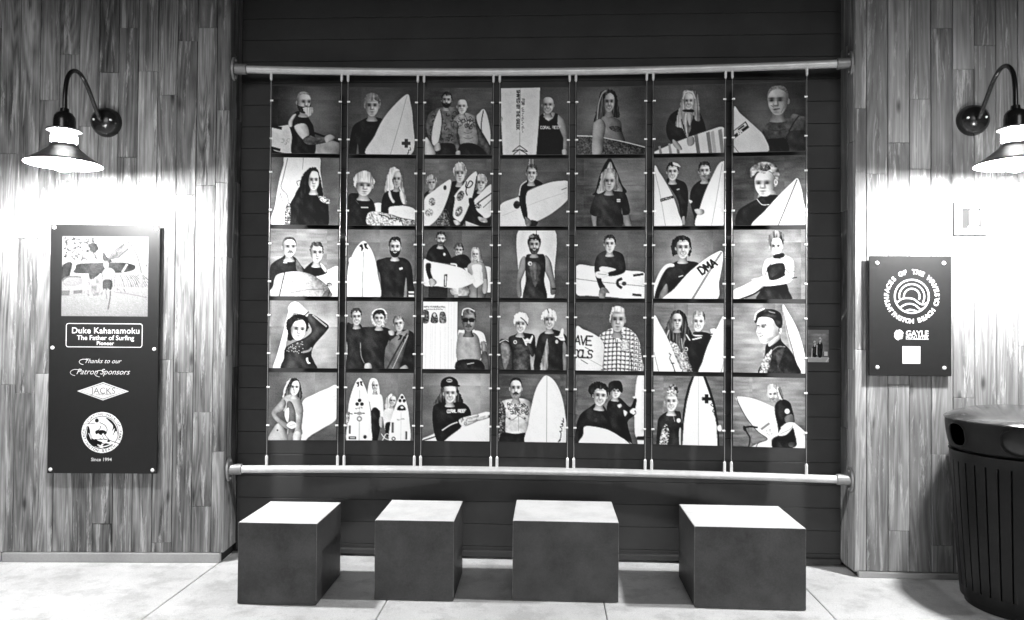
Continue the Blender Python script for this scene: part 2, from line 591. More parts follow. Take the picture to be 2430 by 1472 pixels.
def P(s, t, n=0.0, nz=None, g=None, smooth=True, rd=None):
    p = pts_of(s)
    if rd is None:
        rd = 0.12 if t > 0.84 else (0.55 if t > 0.3 else 0.8)
    q = curve(p, True, 9 if nz is N_HAIR else 5) if smooth else p
    if smooth and nz is N_HAIR:                 # hair has a broken outline
        rj = random.Random(int(p[0][0] * 31 + p[0][1] * 17))
        q = [(a + rj.uniform(-0.75, 0.75), c + rj.uniform(-0.9, 0.9)) for a, c in q]
    paint(region(q), t, n, nz, g, rd if smooth else 0.0)


def Q(s, t, **k):
    P(s, t, smooth=False, **k)


def E_(x, y, rx, ry, t, rot=0.0, n=0.0, nz=None):
    c, s = math.cos(rot), math.sin(rot)
    p = [(x + rx * math.cos(a) * c - ry * math.sin(a) * s, y + rx * math.cos(a) * s + ry * math.sin(a) * c)
         for a in [2 * math.pi * k / 28 for k in range(28)]]
    paint(region(p), t, n, nz)


def L(s, w, t, smooth=True):
    p = pts_of(s)
    if smooth and len(p) > 2:
        p = curve(p, False)
    for (xa, ya), (xb, yb) in zip(p[:-1], p[1:]):
        d = math.hypot(xb - xa, yb - ya) or 1e-6
        nx, ny = -(yb - ya) / d * w / 2, (xb - xa) / d * w / 2
        ex, ey = (xb - xa) / d * w * 0.3, (yb - ya) / d * w * 0.3
        paint(region([(xa + nx - ex, ya + ny - ey), (xb + nx + ex, yb + ny + ey), (xb - nx + ex, yb - ny + ey), (xa - nx - ex, ya - ny - ey)]), t)


GLYPH = dict(A='0,6 2,0 4,6|1,4 3,4', B='0,6 0,0 3,0 4,1 3,3 0,3|3,3 4,5 3,6 0,6', C='4,1 3,0 1,0 0,2 0,4 1,6 3,6 4,5',
             D='0,0 0,6 2,6 4,4 4,2 2,0 0,0', E='4,0 0,0 0,6 4,6|0,3 3,3', F='4,0 0,0 0,6|0,3 3,3', G='4,1 3,0 1,0 0,2 0,4 1,6 3,6 4,5 4,3 2,3',
             H='0,0 0,6|4,0 4,6|0,3 4,3', I='2,0 2,6', J='4,0 4,5 3,6 1,6 0,5', K='0,0 0,6|4,0 0,3 4,6', L='0,0 0,6 4,6', M='0,6 0,0 2,4 4,0 4,6',
             N='0,6 0,0 4,6 4,0', O='1,0 3,0 4,2 4,4 3,6 1,6 0,4 0,2 1,0', P='0,6 0,0 3,0 4,1 4,2 3,3 0,3', R='0,6 0,0 3,0 4,1 4,2 3,3 0,3|2,3 4,6',
             S='4,1 3,0 1,0 0,1 1,3 3,3 4,5 3,6 1,6 0,5', T='0,0 4,0|2,0 2,6', U='0,0 0,5 1,6 3,6 4,5 4,0', V='0,0 2,6 4,0', W='0,0 1,6 2,2 3,6 4,0',
             X='0,0 4,6|4,0 0,6', Y='0,0 2,3 4,0|2,3 2,6', Z='0,0 4,0 0,6 4,6')


def word(s, x, y, h, w, t, rot=0.0, slant=0.0, gap=0.35):
    """stroke lettering; x,y is the left end of the baseline's middle, h the letter height, w the stroke"""
    c, sn = math.cos(rot), math.sin(rot)
    cw, cx = h * 0.62, 0.0
    for ch in s:
        for st in GLYPH.get(ch, '').split('|') if ch in GLYPH else ():
            q = []
            for (gx, gy) in pts_of(st):
                u, v = cx + gx / 4 * cw, (gy / 6 - 0.5) * h
                u -= slant * v
                q.append((x + u * c - v * sn, y + u * sn + v * c))
            L(q, w, t, smooth=False)
        cx += cw * (1 + gap) if ch != ' ' else cw * 0.8


def bg(mid, edge, cx=50, cy=40, streak=0.08, cloud=0.10, seed=0):
    global A
    d = np.clip(np.hypot((GX - cx) / 62, (GY - cy) / 70), 0, 1)
    A[:] = mid + (edge - mid) * d ** 1.4
    A += 0.55 * streak * np.roll(N_STREAK, seed * 41, 1) + cloud * np.roll(np.roll(N_LO, seed * 67, 0), seed * 31, 1)
    np.clip(A, 0.04, 1, out=A)


def blob(x, y, rx, ry, amt, mask, tilt=0.0):
    """soft light (amt>0) or shade (amt<0) over part of the picture, kept inside mask"""
    c, s = math.cos(tilt), math.sin(tilt)
    dx, dy = GX - x, GY - y
    u, v = (dx * c + dy * s) / rx, (-dx * s + dy * c) / ry
    k = np.exp(-(u * u + v * v)) * mask
    A[:] = np.clip(A * (1 + amt * k) if amt < 0 else A + (1 - A) * amt * k, 0.02, 1)


def head(x, y, w, h, sk=0.8, hair=0.1, hs='short', turn=0.0, tilt=0.0, beard=None, mous=None, sm=0, light=1, neck=1, ear=1, specs=0):
    """a head seen from the front or three-quarter; w,h are half sizes, turn -1..1 shifts the features"""
    c, s = math.cos(tilt), math.sin(tilt)

    def T(u, v):
        a_, b2 = u * w, v * h
        return (x + a_ * c - b2 * s, y + a_ * s + b2 * c)

    def TP(lst, t, **k):
        P([T(u, v) for u, v in lst], t, **k)
    f = 0.42 * turn
    if neck:
        TP([(-0.52, 0.4), (-0.56, 1.1), (-0.74, 1.5), (0.74, 1.5), (0.56, 1.1), (0.52, 0.4)], sk * 0.55, g=(sk * 0.85, 'y'))
    if ear:
        for sd in (-1, 1):
            if sd * turn > 0.35:
                continue
            E_(*T(sd * 0.98, 0.05), 0.16 * w, 0.21 * h, sk * 0.72)
    rg = random.Random(int(x * 7 + y * 13))
    if hs in ('curly', 'mop', 'bush'):
        for k in range(22):
            an = math.pi * (1.0 + 1.0 * k / 21.0)
            E_(*T(1.0 * math.cos(an), -0.2 + 0.92 * math.sin(an)), w * rg.uniform(0.14, 0.3), h * rg.uniform(0.12, 0.24),
               max(0.03, hair + rg.uniform(-0.16, 0.16)))
    face = [(0, -1), (0.6, -0.88), (0.93, -0.42), (0.93, 0.1), (0.80, 0.50), (0.44, 0.90), (0, 1.02), (-0.44, 0.90), (-0.80, 0.50), (-0.93, 0.1), (-0.93, -0.42), (-0.6, -0.88)]
    rgn = region(curve([T(u, v) for u, v in face]))
    paint(rgn, sk, 0.03)
    mk = np.zeros((MP, MP))
    if rgn is not None:
        mk[rgn[0]] = rgn[1]

    def B(u, v, ru, rv, amt):
        blob(*T(u, v), ru * w, rv * h, amt, mk, tilt)
    sd = -light
    B(sd * 1.05, 0.1, 0.52, 1.3, -0.58)                       # side turned from the light
    B(-sd * 1.15, 0.3, 0.32, 1.1, -0.28)
    B(-sd * 0.35 + f, -0.55, 0.45, 0.30, 0.30)                # forehead, cheek, chin lights
    B(-sd * 0.48 + f, 0.24, 0.22, 0.17, 0.30)
    B(f + 0.02, 0.16, 0.10, 0.18, 0.32)
    for e in (-1, 1):
        u = f + e * 0.40
        if abs(u) > 0.9:
            continue
        B(u, -0.09, 0.30, 0.15, -0.42)
        B(u, -0.21, 0.26, 0.060, -0.62 if hair < 0.55 else -0.36)
        B(u, -0.045, 0.16, 0.075, -0.74)
        B(f + e * 0.24, 0.27, 0.08, 0.12, -0.22)
    B(f + sd * 0.17, 0.10, 0.09, 0.26, -0.34)                 # nose
    B(f, 0.345, 0.20, 0.055, -0.52)
    B(f, 0.82, 0.28, 0.07, -0.22)
    if beard is not None:
        TP([(-0.95, 0.05), (-0.86, 0.58), (-0.5, 1.0), (0, 1.14), (0.5, 1.0), (0.86, 0.58), (0.95, 0.05), (0.78, 0.34), (f + 0.42, 0.44), (f, 0.40), (f - 0.42, 0.44), (-0.78, 0.34)], beard, n=0.16, nz=N_HI, rd=0.3)
        TP([(f - 0.24, 0.55), (f, 0.51), (f + 0.24, 0.55), (f, 0.64)], sk * 0.62, rd=0.0)
        mk[:] = 1
    if mous is not None:
        L([T(f - 0.38, 0.57), T(f - 0.18, 0.45), T(f, 0.46), T(f + 0.18, 0.45), T(f + 0.38, 0.57)], 0.13 * h, mous)
    if sm:
        B(f, 0.58, 0.34, 0.11, -0.62)
        L([T(f - 0.24, 0.545), T(f, 0.60), T(f + 0.24, 0.545)], 0.075 * h, min(0.96, sk + 0.16))
        for e in (-1, 1):
            B(f + e * 0.42, 0.42, 0.07, 0.16, -0.34)
            B(f + e * 0.50, 0.22, 0.16, 0.12, 0.2)
    else:
        B(f, 0.585, 0.26, 0.045, -0.62)
        B(f, 0.70, 0.16, 0.04, -0.24)
    t = 0.15 * turn
    if hs in ('short', 'curly', 'mop', 'bush'):
        low = {'short': -0.66, 'curly': -0.58, 'mop': -0.34, 'bush': -0.54}[hs]
        up = {'short': -1.16, 'curly': -1.2, 'mop': -1.2, 'bush': -1.24}[hs]
        TP([(-1.0, 0.06), (-1.05, -0.45), (-0.72, up * 0.9), (0, up), (0.72, up * 0.9), (1.05, -0.45), (1.0, 0.06), (0.92, -0.25), (0.70 + t, low + 0.04), (0.3 + t, low - 0.1), (t, low), (-0.35 + t, low - 0.1), (-0.70 + t, low + 0.05), (-0.92, -0.25)],
           hair, n=0.34, nz=N_HAIR, rd=0.4)
        one = np.ones((MP, MP))
        blob(*T(light * 0.3, up * 0.78), 0.4 * w, 0.16 * h, 0.16 if hair < 0.4 else 0.3, one, tilt)
        blob(*T(t, low + 0.05), 0.7 * w, 0.09 * h, -0.3, one, tilt)
    elif hs == 'buzz':
        TP([(-0.96, -0.05), (-0.98, -0.5), (-0.66, -0.98), (0, -1.1), (0.66, -0.98), (0.98, -0.5), (0.96, -0.05), (0.88, -0.45), (0.5 + t, -0.76), (t, -0.84), (-0.5 + t, -0.76), (-0.88, -0.45)],
           hair, n=0.16, nz=N_HI, rd=0.3)
    if specs:
        for e in (-1, 1):
            TP([(f + e * 0.44 - 0.36, -0.18), (f + e * 0.44 + 0.36, -0.18), (f + e * 0.44 + 0.3, 0.12), (f + e * 0.44 - 0.3, 0.12)], 0.03, rd=0.0)
        L([T(-1.0, -0.12), T(1.0, -0.12)], 0.06 * h, 0.05)


def inks(rng, x0, x1, y0, y1, n, t, w=0.8, r=3.0, inside=None):
    """tattoo-like curls"""
    for _ in range(n):
        cx, cy = rng.uniform(x0, x1), rng.uniform(y0, y1)
        a, q = rng.uniform(0, 6.28), []
        rr = rng.uniform(0.4, 1) * r
        for k in range(5):
            q.append((cx + rr * math.cos(a + k * 0.9), cy + rr * math.sin(a + k * 0.9)))
        L(q, w * rng.uniform(0.6, 1.3), t + rng.uniform(-0.08, 0.12))


def cross(x, y, r, t):
    Q([(x - r * 0.38, y - r), (x + r * 0.38, y - r), (x + r * 0.38, y - r * 0.38), (x + r, y - r * 0.38), (x + r, y + r * 0.38), (x + r * 0.38, y + r * 0.38),
       (x + r * 0.38, y + r), (x - r * 0.38, y + r), (x - r * 0.38, y + r * 0.38), (x - r, y + r * 0.38), (x - r, y - r * 0.38), (x - r * 0.38, y - r * 0.38)], t)


def crescents(x, y, r, t, rot=0.0):
    for e in (-1, 1):
        q = [(e * 0.15, -1.0 * e), (e * 0.75, -0.75 * e), (e * 0.95, 0.25), (e * 0.5, 1.0), (e * 0.55, 0.1), (e * 0.4, -0.55 * e)]
        q = [(e * 0.25, -0.9), (e * 1.15, -0.65), (e * 0.75, 0.0), (e * 1.0, 0.95), (e * 0.3, 0.45), (e * 0.2, -0.2)]
        P([(x + r * (u * math.cos(rot) - v * math.sin(rot)), y + r * (u * math.sin(rot) + v * math.cos(rot))) for u, v in q], t)


def marks(x, y, length, h, n, t, rot=0.0):
    """a line of print too small to read"""
    rg = random.Random(int(x * 3 + y * 5 + n))
    c, sn = math.cos(rot), math.sin(rot)
    for k in range(n):
        u = length * k / n
        a, b2 = rg.uniform(-0.5, 0.1) * h, rg.uniform(0.1, 0.5) * h
        L([(x + u * c - a * sn, y + u * sn + a * c), (x + (u + length / n * rg.uniform(0, .5)) * c - b2 * sn, y + (u + length / n * rg.uniform(0, .5)) * sn + b2 * c)], length / n * 0.45, t)


def scribble(rng, x0, y0, x1, y1, n, amp, w, t):
    q = [(x0 + (x1 - x0) * k / n + rng.uniform(-amp, amp), y0 + (y1 - y0) * k / n + rng.uniform(-amp, amp)) for k in range(n + 1)]
    L(q, w, t)


def finish(gain=1.0):
    b_ = np.pad(A, 1, mode='edge')
    b_ = (b_[:-2, 1:-1] + b_[2:, 1:-1] + b_[1:-1, :-2] + b_[1:-1, 2:] + 2 * b_[1:-1, 1:-1]) / 6
    a = b_.reshape(NP, SS, NP, SS).mean((1, 3))
    def box(v, r):
        p = np.pad(v, r, mode='edge').cumsum(0)
        p = np.pad(p, ((1, 0), (0, 0)))
        p = (p[2 * r + 1:] - p[:-2 * r - 1]).cumsum(1)
        p = np.pad(p, ((0, 0), (1, 0)))
        return (p[:, 2 * r + 1:] - p[:, :-2 * r - 1]) / (2 * r + 1) ** 2
    a = a + 0.30 * (a - box(a, 2)) + 0.22 * (a - box(a, 8))      # crisp, contrasty print
    a = np.clip(a, 0, 1)
    a = a + 0.10 * (a * a * (3 - 2 * a) - a)
    a = np.clip(a * gain + 0.02 * _rs.randn(NP, NP), 0.02, 1.0)
    lin = np.where(a <= 0.04045, a / 12.92, ((a + 0.055) / 1.055) ** 2.4)
    return np.clip(lin * 1.08, 0.004, 0.9)


def sheet(name, lin, w, h, parent, loc=(0, 0, 0), keep=None):
    """a flat print in the x-z plane facing -y, inked by a vertex colour per grid point"""
    n = lin.shape[0]
    u = np.linspace(-0.5, 0.5, n)
    gx, gz = np.meshgrid(u * w, -u * h)
    co = np.stack([gx, np.zeros_like(gx), gz], -1).reshape(-1, 3)
    idx = np.arange(n * n).reshape(n, n)
    fa = np.stack([idx[:-1, :-1], idx[1:, :-1], idx[1:, 1:], idx[:-1, 1:]], -1).reshape(-1, 4)
    if keep is not None:
        k = keep[:-1, :-1] & keep[1:, :-1] & keep[1:, 1:] & keep[:-1, 1:]
        fa = fa[k.reshape(-1)]
    me = bpy.data.meshes.new(name)
    me.vertices.add(n * n)
    me.vertices.foreach_set('co', co.astype(np.float32).ravel())
    me.loops.add(fa.size)
    me.loops.foreach_set('vertex_index', fa.astype(np.int32).ravel())
    me.polygons.add(len(fa))
    me.polygons.foreach_set('loop_start', (np.arange(len(fa)) * 4).astype(np.int32))
    me.polygons.foreach_set('loop_total', np.full(len(fa), 4, np.int32))
    at_ = me.color_attributes.new('ink', 'FLOAT_COLOR', 'POINT')
    c = np.ones((n * n, 4), np.float32)
    c[:, :3] = lin.reshape(-1, 1)
    at_.data.foreach_set('color', c.ravel())
    me.update()
    me.validate()
    o = obj(name, me, M['print'], parent)
    o.location = loc
    return o
# ---------------------------------------------------------------- the 35 portraits: (label, drawing)
def d11(r):
    bg(.46, .10, 62, 38, .05, .08, 1)
    P('0,62 12,60 31,61 32,98 12,98 0,91', .86, n=.06); L('0,60 14,63', 4, .05); L('0,92 12,95', 4, .05); inks(r, 14, 26, 78, 86, 5, .6, .7, 3)
    P('62,84 82,79 100,84 100,101 62,101', .66); L('62,69 80,75 101,82', 3, .05)
    P('38,37 50,42 57,52 62,64 63,101 31,101 30,75 26,60 25,52 31,43', .07)
    P('25,52 31,43 36,42 31,52 30,60 25,60', .78); P('33,60 50,56 55,72 46,79', .84)
    P('46,79 55,73 66,76 78,75 91,73 92,78 80,83 60,87 50,85', .36, n=.2); P('78,75 86,71 93,75 88,80 80,83', .72)
    head(47, 24, 10.5, 14.5, .78, .55, 'buzz', .75, 0, beard=.16, light=1)
    P('46,32 52,31 60,32 61,39 56,45 50,42', .84, n=.35, nz=N_HAIR)


def d12(r):
    bg(.36, .22, 45, 45, .05, .05, 2)
    P('2,101 3,75 7,58 18,50 29,45 42,45 52,49 48,60 30,101', .05); P('12,101 14,84 16,101', .35)
    head(34.5, 28, 10.5, 15, .74, .5, 'bush', 0, 0)
    P('86,10 91,22 95,50 92,101 27,101 39,72 50,49 66,28', .88); L('86,12 75,55 62,101', .7, .62)
    cross(85.5, 83, 6.5, .25); scribble(r, 91, 90, 89, 99, 7, 1.5, .9, .15)


def d13(r):
    bg(.38, .2, 70, 20, .14, .08, 3)
    P('3,62 5,42 14,33 27,29 42,29 52,34 50,86 22,86 20,94 12,90', .42, n=.14); inks(r, 8, 46, 36, 80, 42, .16, .9, 3)
    P('0,80 4,74 15,92 15,101 0,101', .82); P('22,84 44,84 46,101 22,101', .06)
    P('22,32 25,48 23,72 17,86 11,80 13,55', .88); L('23,33 26,50 22,78', .9, .1); P('15,86 22,82 24,92 16,94', .7)
    head(32.5, 18.5, 7.4, 10.5, .72, .06, 'short', -.1, .05, beard=.05)
    P('88,32 94,46 98,72 95,92 86,76 77,46 81,37', .9); L('87,34 84,55 86,80', 1.4, .1)
    P('41,56 46,43 55,38 66,38 76,44 79,62 77,86 55,86 51,70', .66, n=.1); inks(r, 46, 74, 44, 60, 34, .22, .9, 3)
    P('42,50 50,54 49,74 53,94 49,99 44,76', .34, n=.2); P('75,46 82,60 99,90 94,99 82,82 77,62', .28, n=.15)
    P('54,84 76,84 92,101 53,101', .06); P('47,95 53,94 53,101 47,101', .65); L('58,66 64,68 70,66', .8, .35); L('58,74 65,76 72,74', .8, .4)
    head(55.5, 28, 7.6, 10.5, .86, .8, 'bald', -.15, 0, mous=.75)


def d14(r):
    bg(.36, .26, 78, 30, .05, .08, 4)
    Q('0,50 4,101 0,101', .04); Q('0,1 58,0 57,45 53,101 4,101 1,50', .87, n=.03)
    word('SHAPED BY THE GREEK', 26, 4, 4.4, 1.1, .1, math.pi / 2, 0, .2)
    word('FOR', 33, 17, 3.8, .8, .2, math.pi / 2); marks(33, 30, 38, 4, 14, .45, math.pi / 2); L('29,1 28.5,101', .5, .5)
    L('28.5,86 18,95 28,92 40,95 28.5,86', 1.1, .08); L('28.5,92 20,100 40,100 28.5,92', 1.1, .08); P('0,42 3,46 1,52 0,52', .7)
    P('83,41 92,46 97,60 98.5,80 97,98 91,96 92,75 86,62 81,52', .64, g=(.45, 'y'))
    P('63,39 81,38 80,50 64,50', .72)
    Q('57,43 63,38.5 66,47 71,50 77,46 81,38 84.5,40 84,54 88,64 93,76 92,101 53,101 56,62', .05)
    word('CORAL REEF', 59, 59.5, 3.8, .8, .85); P('91,93 97,92 98,99 92,100', .7)
    head(70, 26.5, 8.6, 12, .74, .7, 'bald', -.05, 0, sm=1)


def d15(r):
    bg(.46, .26, 35, 45, .06, .08, 5)
    P('35,8 46,4 56,9 60,25 62,45 52,44 42,42 34,50 25,53 28,36 32,19', .24, n=.35, nz=N_HAIR)
    P('35,49 44,43 54,46 64,52 66,66 69,84 38,78', .58, g=(.38, 'x')); P('47,60 56,58 64,61 64,67 54,66', .28, n=.2, nz=N_HI)
    Q('0,72 24,72 24,101 0,101', .30, n=.25, nz=N_HI); P('37,76 70,83 100,90 99,96 90,101 36,101', .28, n=.28, nz=N_HI)
    L('0,72 24,73', 1.6, .85); L('38,75 70,82 100,90', 1.2, .8)
    P('24,60 27,51 36,48 42,58 39,78 36,101 23,101', .74, g=(.5, 'x'))
    head(47, 23, 8.2, 14, .66, .15, 'x', .1, 0, sm=1, ear=0)
    P('38,22 40,10 48,6 55,11 57,24 53,13 47,10 42,14', .16, n=.2, nz=N_HAIR); L('30,48 31,30 36,12 42,6', 1.6, .6)


def d16(r):
    bg(.34, .24, 35, 30, .05, .05, 6)
    P('34,36 22,45 17,62 20,77 29,85 42,84 60,73 72,70 73,62 68,47 63,39 48,34', .07)
    P('40,12 45,8 55,9 62,12 64,30 65,52 59,52 56,45 50,72 46,76 42,66 38,62 31,60 33,45 37,30', .66, n=.4, nz=N_HAIR)
    for q in ('42,58 45,72', '39,50 42,64', '57,50 53,64', '48,52 48,70'):
        L(q, 1.2, .12)
    P('46,44 54,44 51,60', .74); head(49, 24, 7.6, 11.5, .80, .6, 'x', .1, 0, sm=1, ear=0); P('42,36 55,36 56,40 42,39', .12)
    L('41,20 44,12 49,10 55,12 58,20', 1.8, .78)
    P('2,101 20,88 45,78 75,68 100,64 100,101', .88)
    for a, t in ((8, .55), (22, .6), (33, .5), (61, .45), (78, .5), (84, .7), (95, .55)):
        Q([(a, 100), (a + 5, 100), (a + 1, 64 + (100 - a) * .2), (a - 4, 66 + (100 - a) * .2)] if a > 50 else [(a, 101), (a + 4, 101), (a + 1, 90 - a * .25), (a - 2, 91 - a * .25)], t)
    P('27,79 36,86 40,94 34,94 27,87', .66); P('47,77 56,76 57,86 49,89', .66); Q('0,80 45,64 45,77 20,87 2,100 0,100', .3) if 0 else None


def d17(r):
    bg(.40, .14, 38, 55, .05, .08, 7)
    P('40,74 44,62 57,54 76,52 83,46 95,50 101,56 101,101 47,101 45,82', .36, n=.12, g=(.2, 'y')); P('75,74 90,70 101,74 101,101 72,101', .16)
    P('47,83 60,81 72,82 76,101 47,101', .04); L('77,71 84,58 90,50', 1.6, .05); L('48,66 58,70 72,68', 1, .2); L('50,55 60,62 74,56', 1.4, .25)
    head(61.5, 27, 14.5, 20, .68, .5, 'buzz', -.45, 0, light=-1)
    L('52,33 56,36', .9, .4); L('56,40 64,38', 1.2, .3); L('70,36 66,44', 1, .45)
    P('0,36 10,44 30,63 43,78 47,101 0,101', .87); Q('0,68 17,55 22,64 1,80', .12); Q('1,68.5 16.5,57 19,61 1,74', .8); Q('6,66 14,60 15.5,62 7,68', .1)
    word('AM', 6, 73, 4.6, 1.2, .85, -.65)
    L('0,90 8,101', .8, .4)


def d21(r):
    bg(.34, .42, 60, 40, .05, .10, 8)
    P('23,-3 68,-3 72,20 76,50 78,103 5,103 7,70 12,35 18,12', .9); L('47,0 46,18', .6, .55)
    L('24,2 18,30 15,45 24,56 26,68', 1, .45); L('14,52 11,70 15,78 18,68 14,54', .8, .5); L('46,34 38,36 40,42', .9, .3)
    P('50,21 58,15 67,17 73,35 76,58 68,57 58,60 54,80 56,103 28,103 24,92 28,70 40,46 45,29', .06, n=.08, nz=N_HAIR)
    P('54,60 72,58 82,65 85,80 82,103 48,103', .06); P('22,74 29,70 28,101 21,101', .5, n=.8, nz=N_HI); P('70,57 84,60 87,67 80,68 72,63', .7, n=.9, nz=N_HI)
    head(62.5, 34, 8.6, 14, .9, .08, 'x', .05, 0, ear=0); P('52,44 53,30 57,20 61,18 56,28 54,44', .06)
    P('68,18 73,35 75,52 71,44 70,30', .06)


def d22(r):
    bg(.38, .3, 50, 30, .05, .06, 9)
    P('60,70 75,69 100,76 101,101 60,101', .9); P('38,68 50,67 50,82 40,80', .88)
    P('62,16 70,13 78,20 82,40 87,66 82,68 74,60 68,62 58,48 54,55 56,35', .84, n=.3, nz=N_HAIR)
    P('54,52 62,48 70,46 78,50 80,62 84,69 62,72 60,82 50,82 50,65', .06)
    P('62,46 66,58 70,64 66,66 60,54', .8); P('77,44 83,52 86,66 81,67 77,56', .82)
    head(72, 31, 7.2, 12, .72, .7, 'x', 0, 0, ear=0); P('64,30 65,20 71,15 76,18 70,20 66,30', .86)
    P('0,58 12,52 26,57 36,62 41,75 39,86 30,101 0,101', .07); L('20,73 30,73', 1.6, .75); L('12,63 16,68', .8, .3)
    head(24, 41, 12.5, 14.5, .82, .82, 'mop', .25, .05); P('9,40 10,26 22,19 34,22 38,36 34,31 24,33 14,33 12,42', .82, n=.3, nz=N_HAIR)
    P('32,80 60,82 80,88 101,92 101,101 34,101', .78, n=.5, nz=N_HI); scribble(r, 45, 84, 76, 92, 12, 2.5, 1.2, .12); cross(74, 97, 6, .88); L('68,92 78,91 82,99', 1, .15)


def d23(r):
    bg(.46, .36, 30, 15, .14, .10, 10)
    P('0,53 10,46 18,46 24,55 0,64', .1); P('40,37 47,33 58,33 66,40 62,70 56,101 20,101 34,60', .08); P('70,52 78,46 90,46 98,60 98,101 62,101 66,70', .1)
    P('20,72 36,76 38,101 20,101', .34, n=.4, nz=N_HI); Q('62,92 86,101 62,101', .75)
    head(11, 36, 6.6, 9.5, .74, .62, 'bush', .1, -.05); head(53, 22, 8.2, 13, .82, .78, 'mop', 0, 0, specs=0); head(84.5, 36, 7.2, 10.5, .82, .74, 'mop', -.1, .05)
    P('39,31 39.5,42 34,62 25,82 12,97 0,101 0,62 15,47 28,37', .9); E_(31, 43, 2.4, 3.6, .3); E_(12, 64, 5, 6, .6, n=.5, nz=N_HI); E_(8, 80, 6, 6, .7, n=.5, nz=N_HI)
    P('76,18 78.5,28 72,55 60,85 52,96 42,90 41,70 45,55 58,38 68,24', .88); L('78,26 73,54 61,86 53,96', 1.5, .08); L('76,18 67,25 57,39', .8, .1)
    L('63,34 62,42 68,42 72,36 68,33 64,40 62,48 64,54', 1.5, .07); E_(54, 55, 5, 8, .45, .4, n=.5, nz=N_HI); E_(52, 78, 5, 8, .5, .4, n=.6, nz=N_HI)
    P('101,38 80,55 74,63 74,76 85,86 93,88 101,78', .88); L('101,50 82,64 76,70', 1.8, .1); L('101,60 88,72', 1.2, .4); E_(80, 70, 5, 4, .4, n=.8, nz=N_HI)
    P('40,60 46,58 43,84 50,92 46,97 38,84', .06); P('66,60 73,60 78,76 88,86 84,92 72,82', .06); P('44,91 52,92 54,97 47,98', .75); P('80,86 92,88 94,94 84,93', .7, n=.3)


def d24(r):
    bg(.42, .3, 35, 50, .05, .08, 11)
    P('0,69 28,56 45,46 70,36 88,33 101,35 101,58 80,78 60,90 45,96 40,103 0,103', .9); E_(25, 68, 5, 6, .2, n=.2); L('91,46 98,43', 1.2, .45); L('4,84 60,62 96,50', .5, .72)
    P('38,34 44,31 54,31 63,38 50,42 41,48 38,60 40,74 41,88 36,89 30,70 28,54 30,42', .05); L('39,33 31,40 28.5,54', 1.4, .85); P('45,91 56,93 52,101 46,101', .1)
    P('37,86 44,89 47,96 43,101 38,97', .48, n=.2)
    P('41,14 43,4 41,-2 49,-2 51,3 50,14', .52, n=.5, nz=N_HAIR); head(46.5, 22, 7.6, 12, .82, .3, 'short', 0, .03, sm=1)


def d25(r):
    bg(.52, .28, 75, 30, .16, .10, 12)
    P('48,-1 40,10 33,28 28,48 26,54 71,52 66,38 60,22 53,6', .05); P('49,5 42,20 36,36 31,52 66,51 60,30 54,15', .72); L('49,5 49,20', .6, .3)
    P('36,24 43,16 52,15 59,22 61,40 57,48 36,48 32,44 35,33', .66, n=.4, nz=N_HAIR)
    P('22,82 30,84 29,101 25,101', .52); P('67,83 76,81 81,101 72,101', .52)
    P('36,51 44,47 54,48 68,50 74,58 78,80 67,83 66,72 66,101 31,101 33,74 30,85 20,80 24,62 28,54', .17, g=(.13, 'y'))
    head(48, 34, 9, 13.5, .76, .6, 'x', 0, .03, ear=0); P('38,36 40,22 50,16 58,22 57,32 52,22 44,23', .68, n=.3, nz=N_HAIR)
    Q('59,60 64,60 64,64 59,64', .9); L('59,62 64,62', .7, .15)


def d26(r):
    bg(.40, .3, 50, 30, .05, .06, 13)
    P('18,34 26,30 36,33 45,38 49,52 48,76 45,92 39,90 34,62', .05); P('64,35 72,33 80,33 76,48 70,62 64,80 58,86 52,66 52,52 56,42', .05); P('58,80 66,72 62,101 58,101', .08)
    head(26.5, 21, 8, 12, .87, .12, 'short', 0, 0, sm=1); P('27,7 34,9 38,14 34,13 28,11', .88)
    head(72, 20.5, 8, 12, .84, .12, 'short', .05, -.03, beard=.55)
    P('0,16 8,22 18,38 28,58 35,80 39,101 0,101', .92); L('1,20 9,55 17,101', .7, .66); Q('9,60 27,55.5 28.5,59 9.5,64.5', .12); marks(11, 61.4, 15, 3, 8, .85, -.24)
    P('97,7 91,12 83,28 74,48 66,72 60,101 98,101 101,60 101,12', .92); L('97,10 90,55 82,101', .7, .62)
    P('58,76 70,76 71,82 63,84', .76); P('40,88 44,86 45,97 41,97', .62); L('33,47 36,46', 1.6, .7); P('50,62 55,64 52,67', .9)


def d27(r):
    bg(.44, .26, 80, 55, .16, .10, 14)
    P('36,54 57,50 60,62 38,64', .7); P('4,101 6,80 18,70 33,62 38,58 58,56 62,62 46,76 28,101', .05); L('33,62 40,70 50,70', 1, .75)
    head(43.5, 40, 14.6, 18, .87, .74, 'x', -.4, 0, light=-1, neck=0); E_(59, 38, 2.6, 4.5, .8); E_(59, 38, 1.2, 2.5, .5)
    P('24,30 24,18 34,10 48,9 60,15 64,28 61,36 56,28 50,22 42,26 34,22 28,28', .76, n=.5, nz=N_MID); P('38,12 42,18 46,12 52,18 46,22 38,20', .35, n=.4, nz=N_HI)
    P('88,33 92,40 96,60 97,103 27,103 45,78 65,55 80,40', .92); L('88,35 76,66 62,101', 1.3, .08)


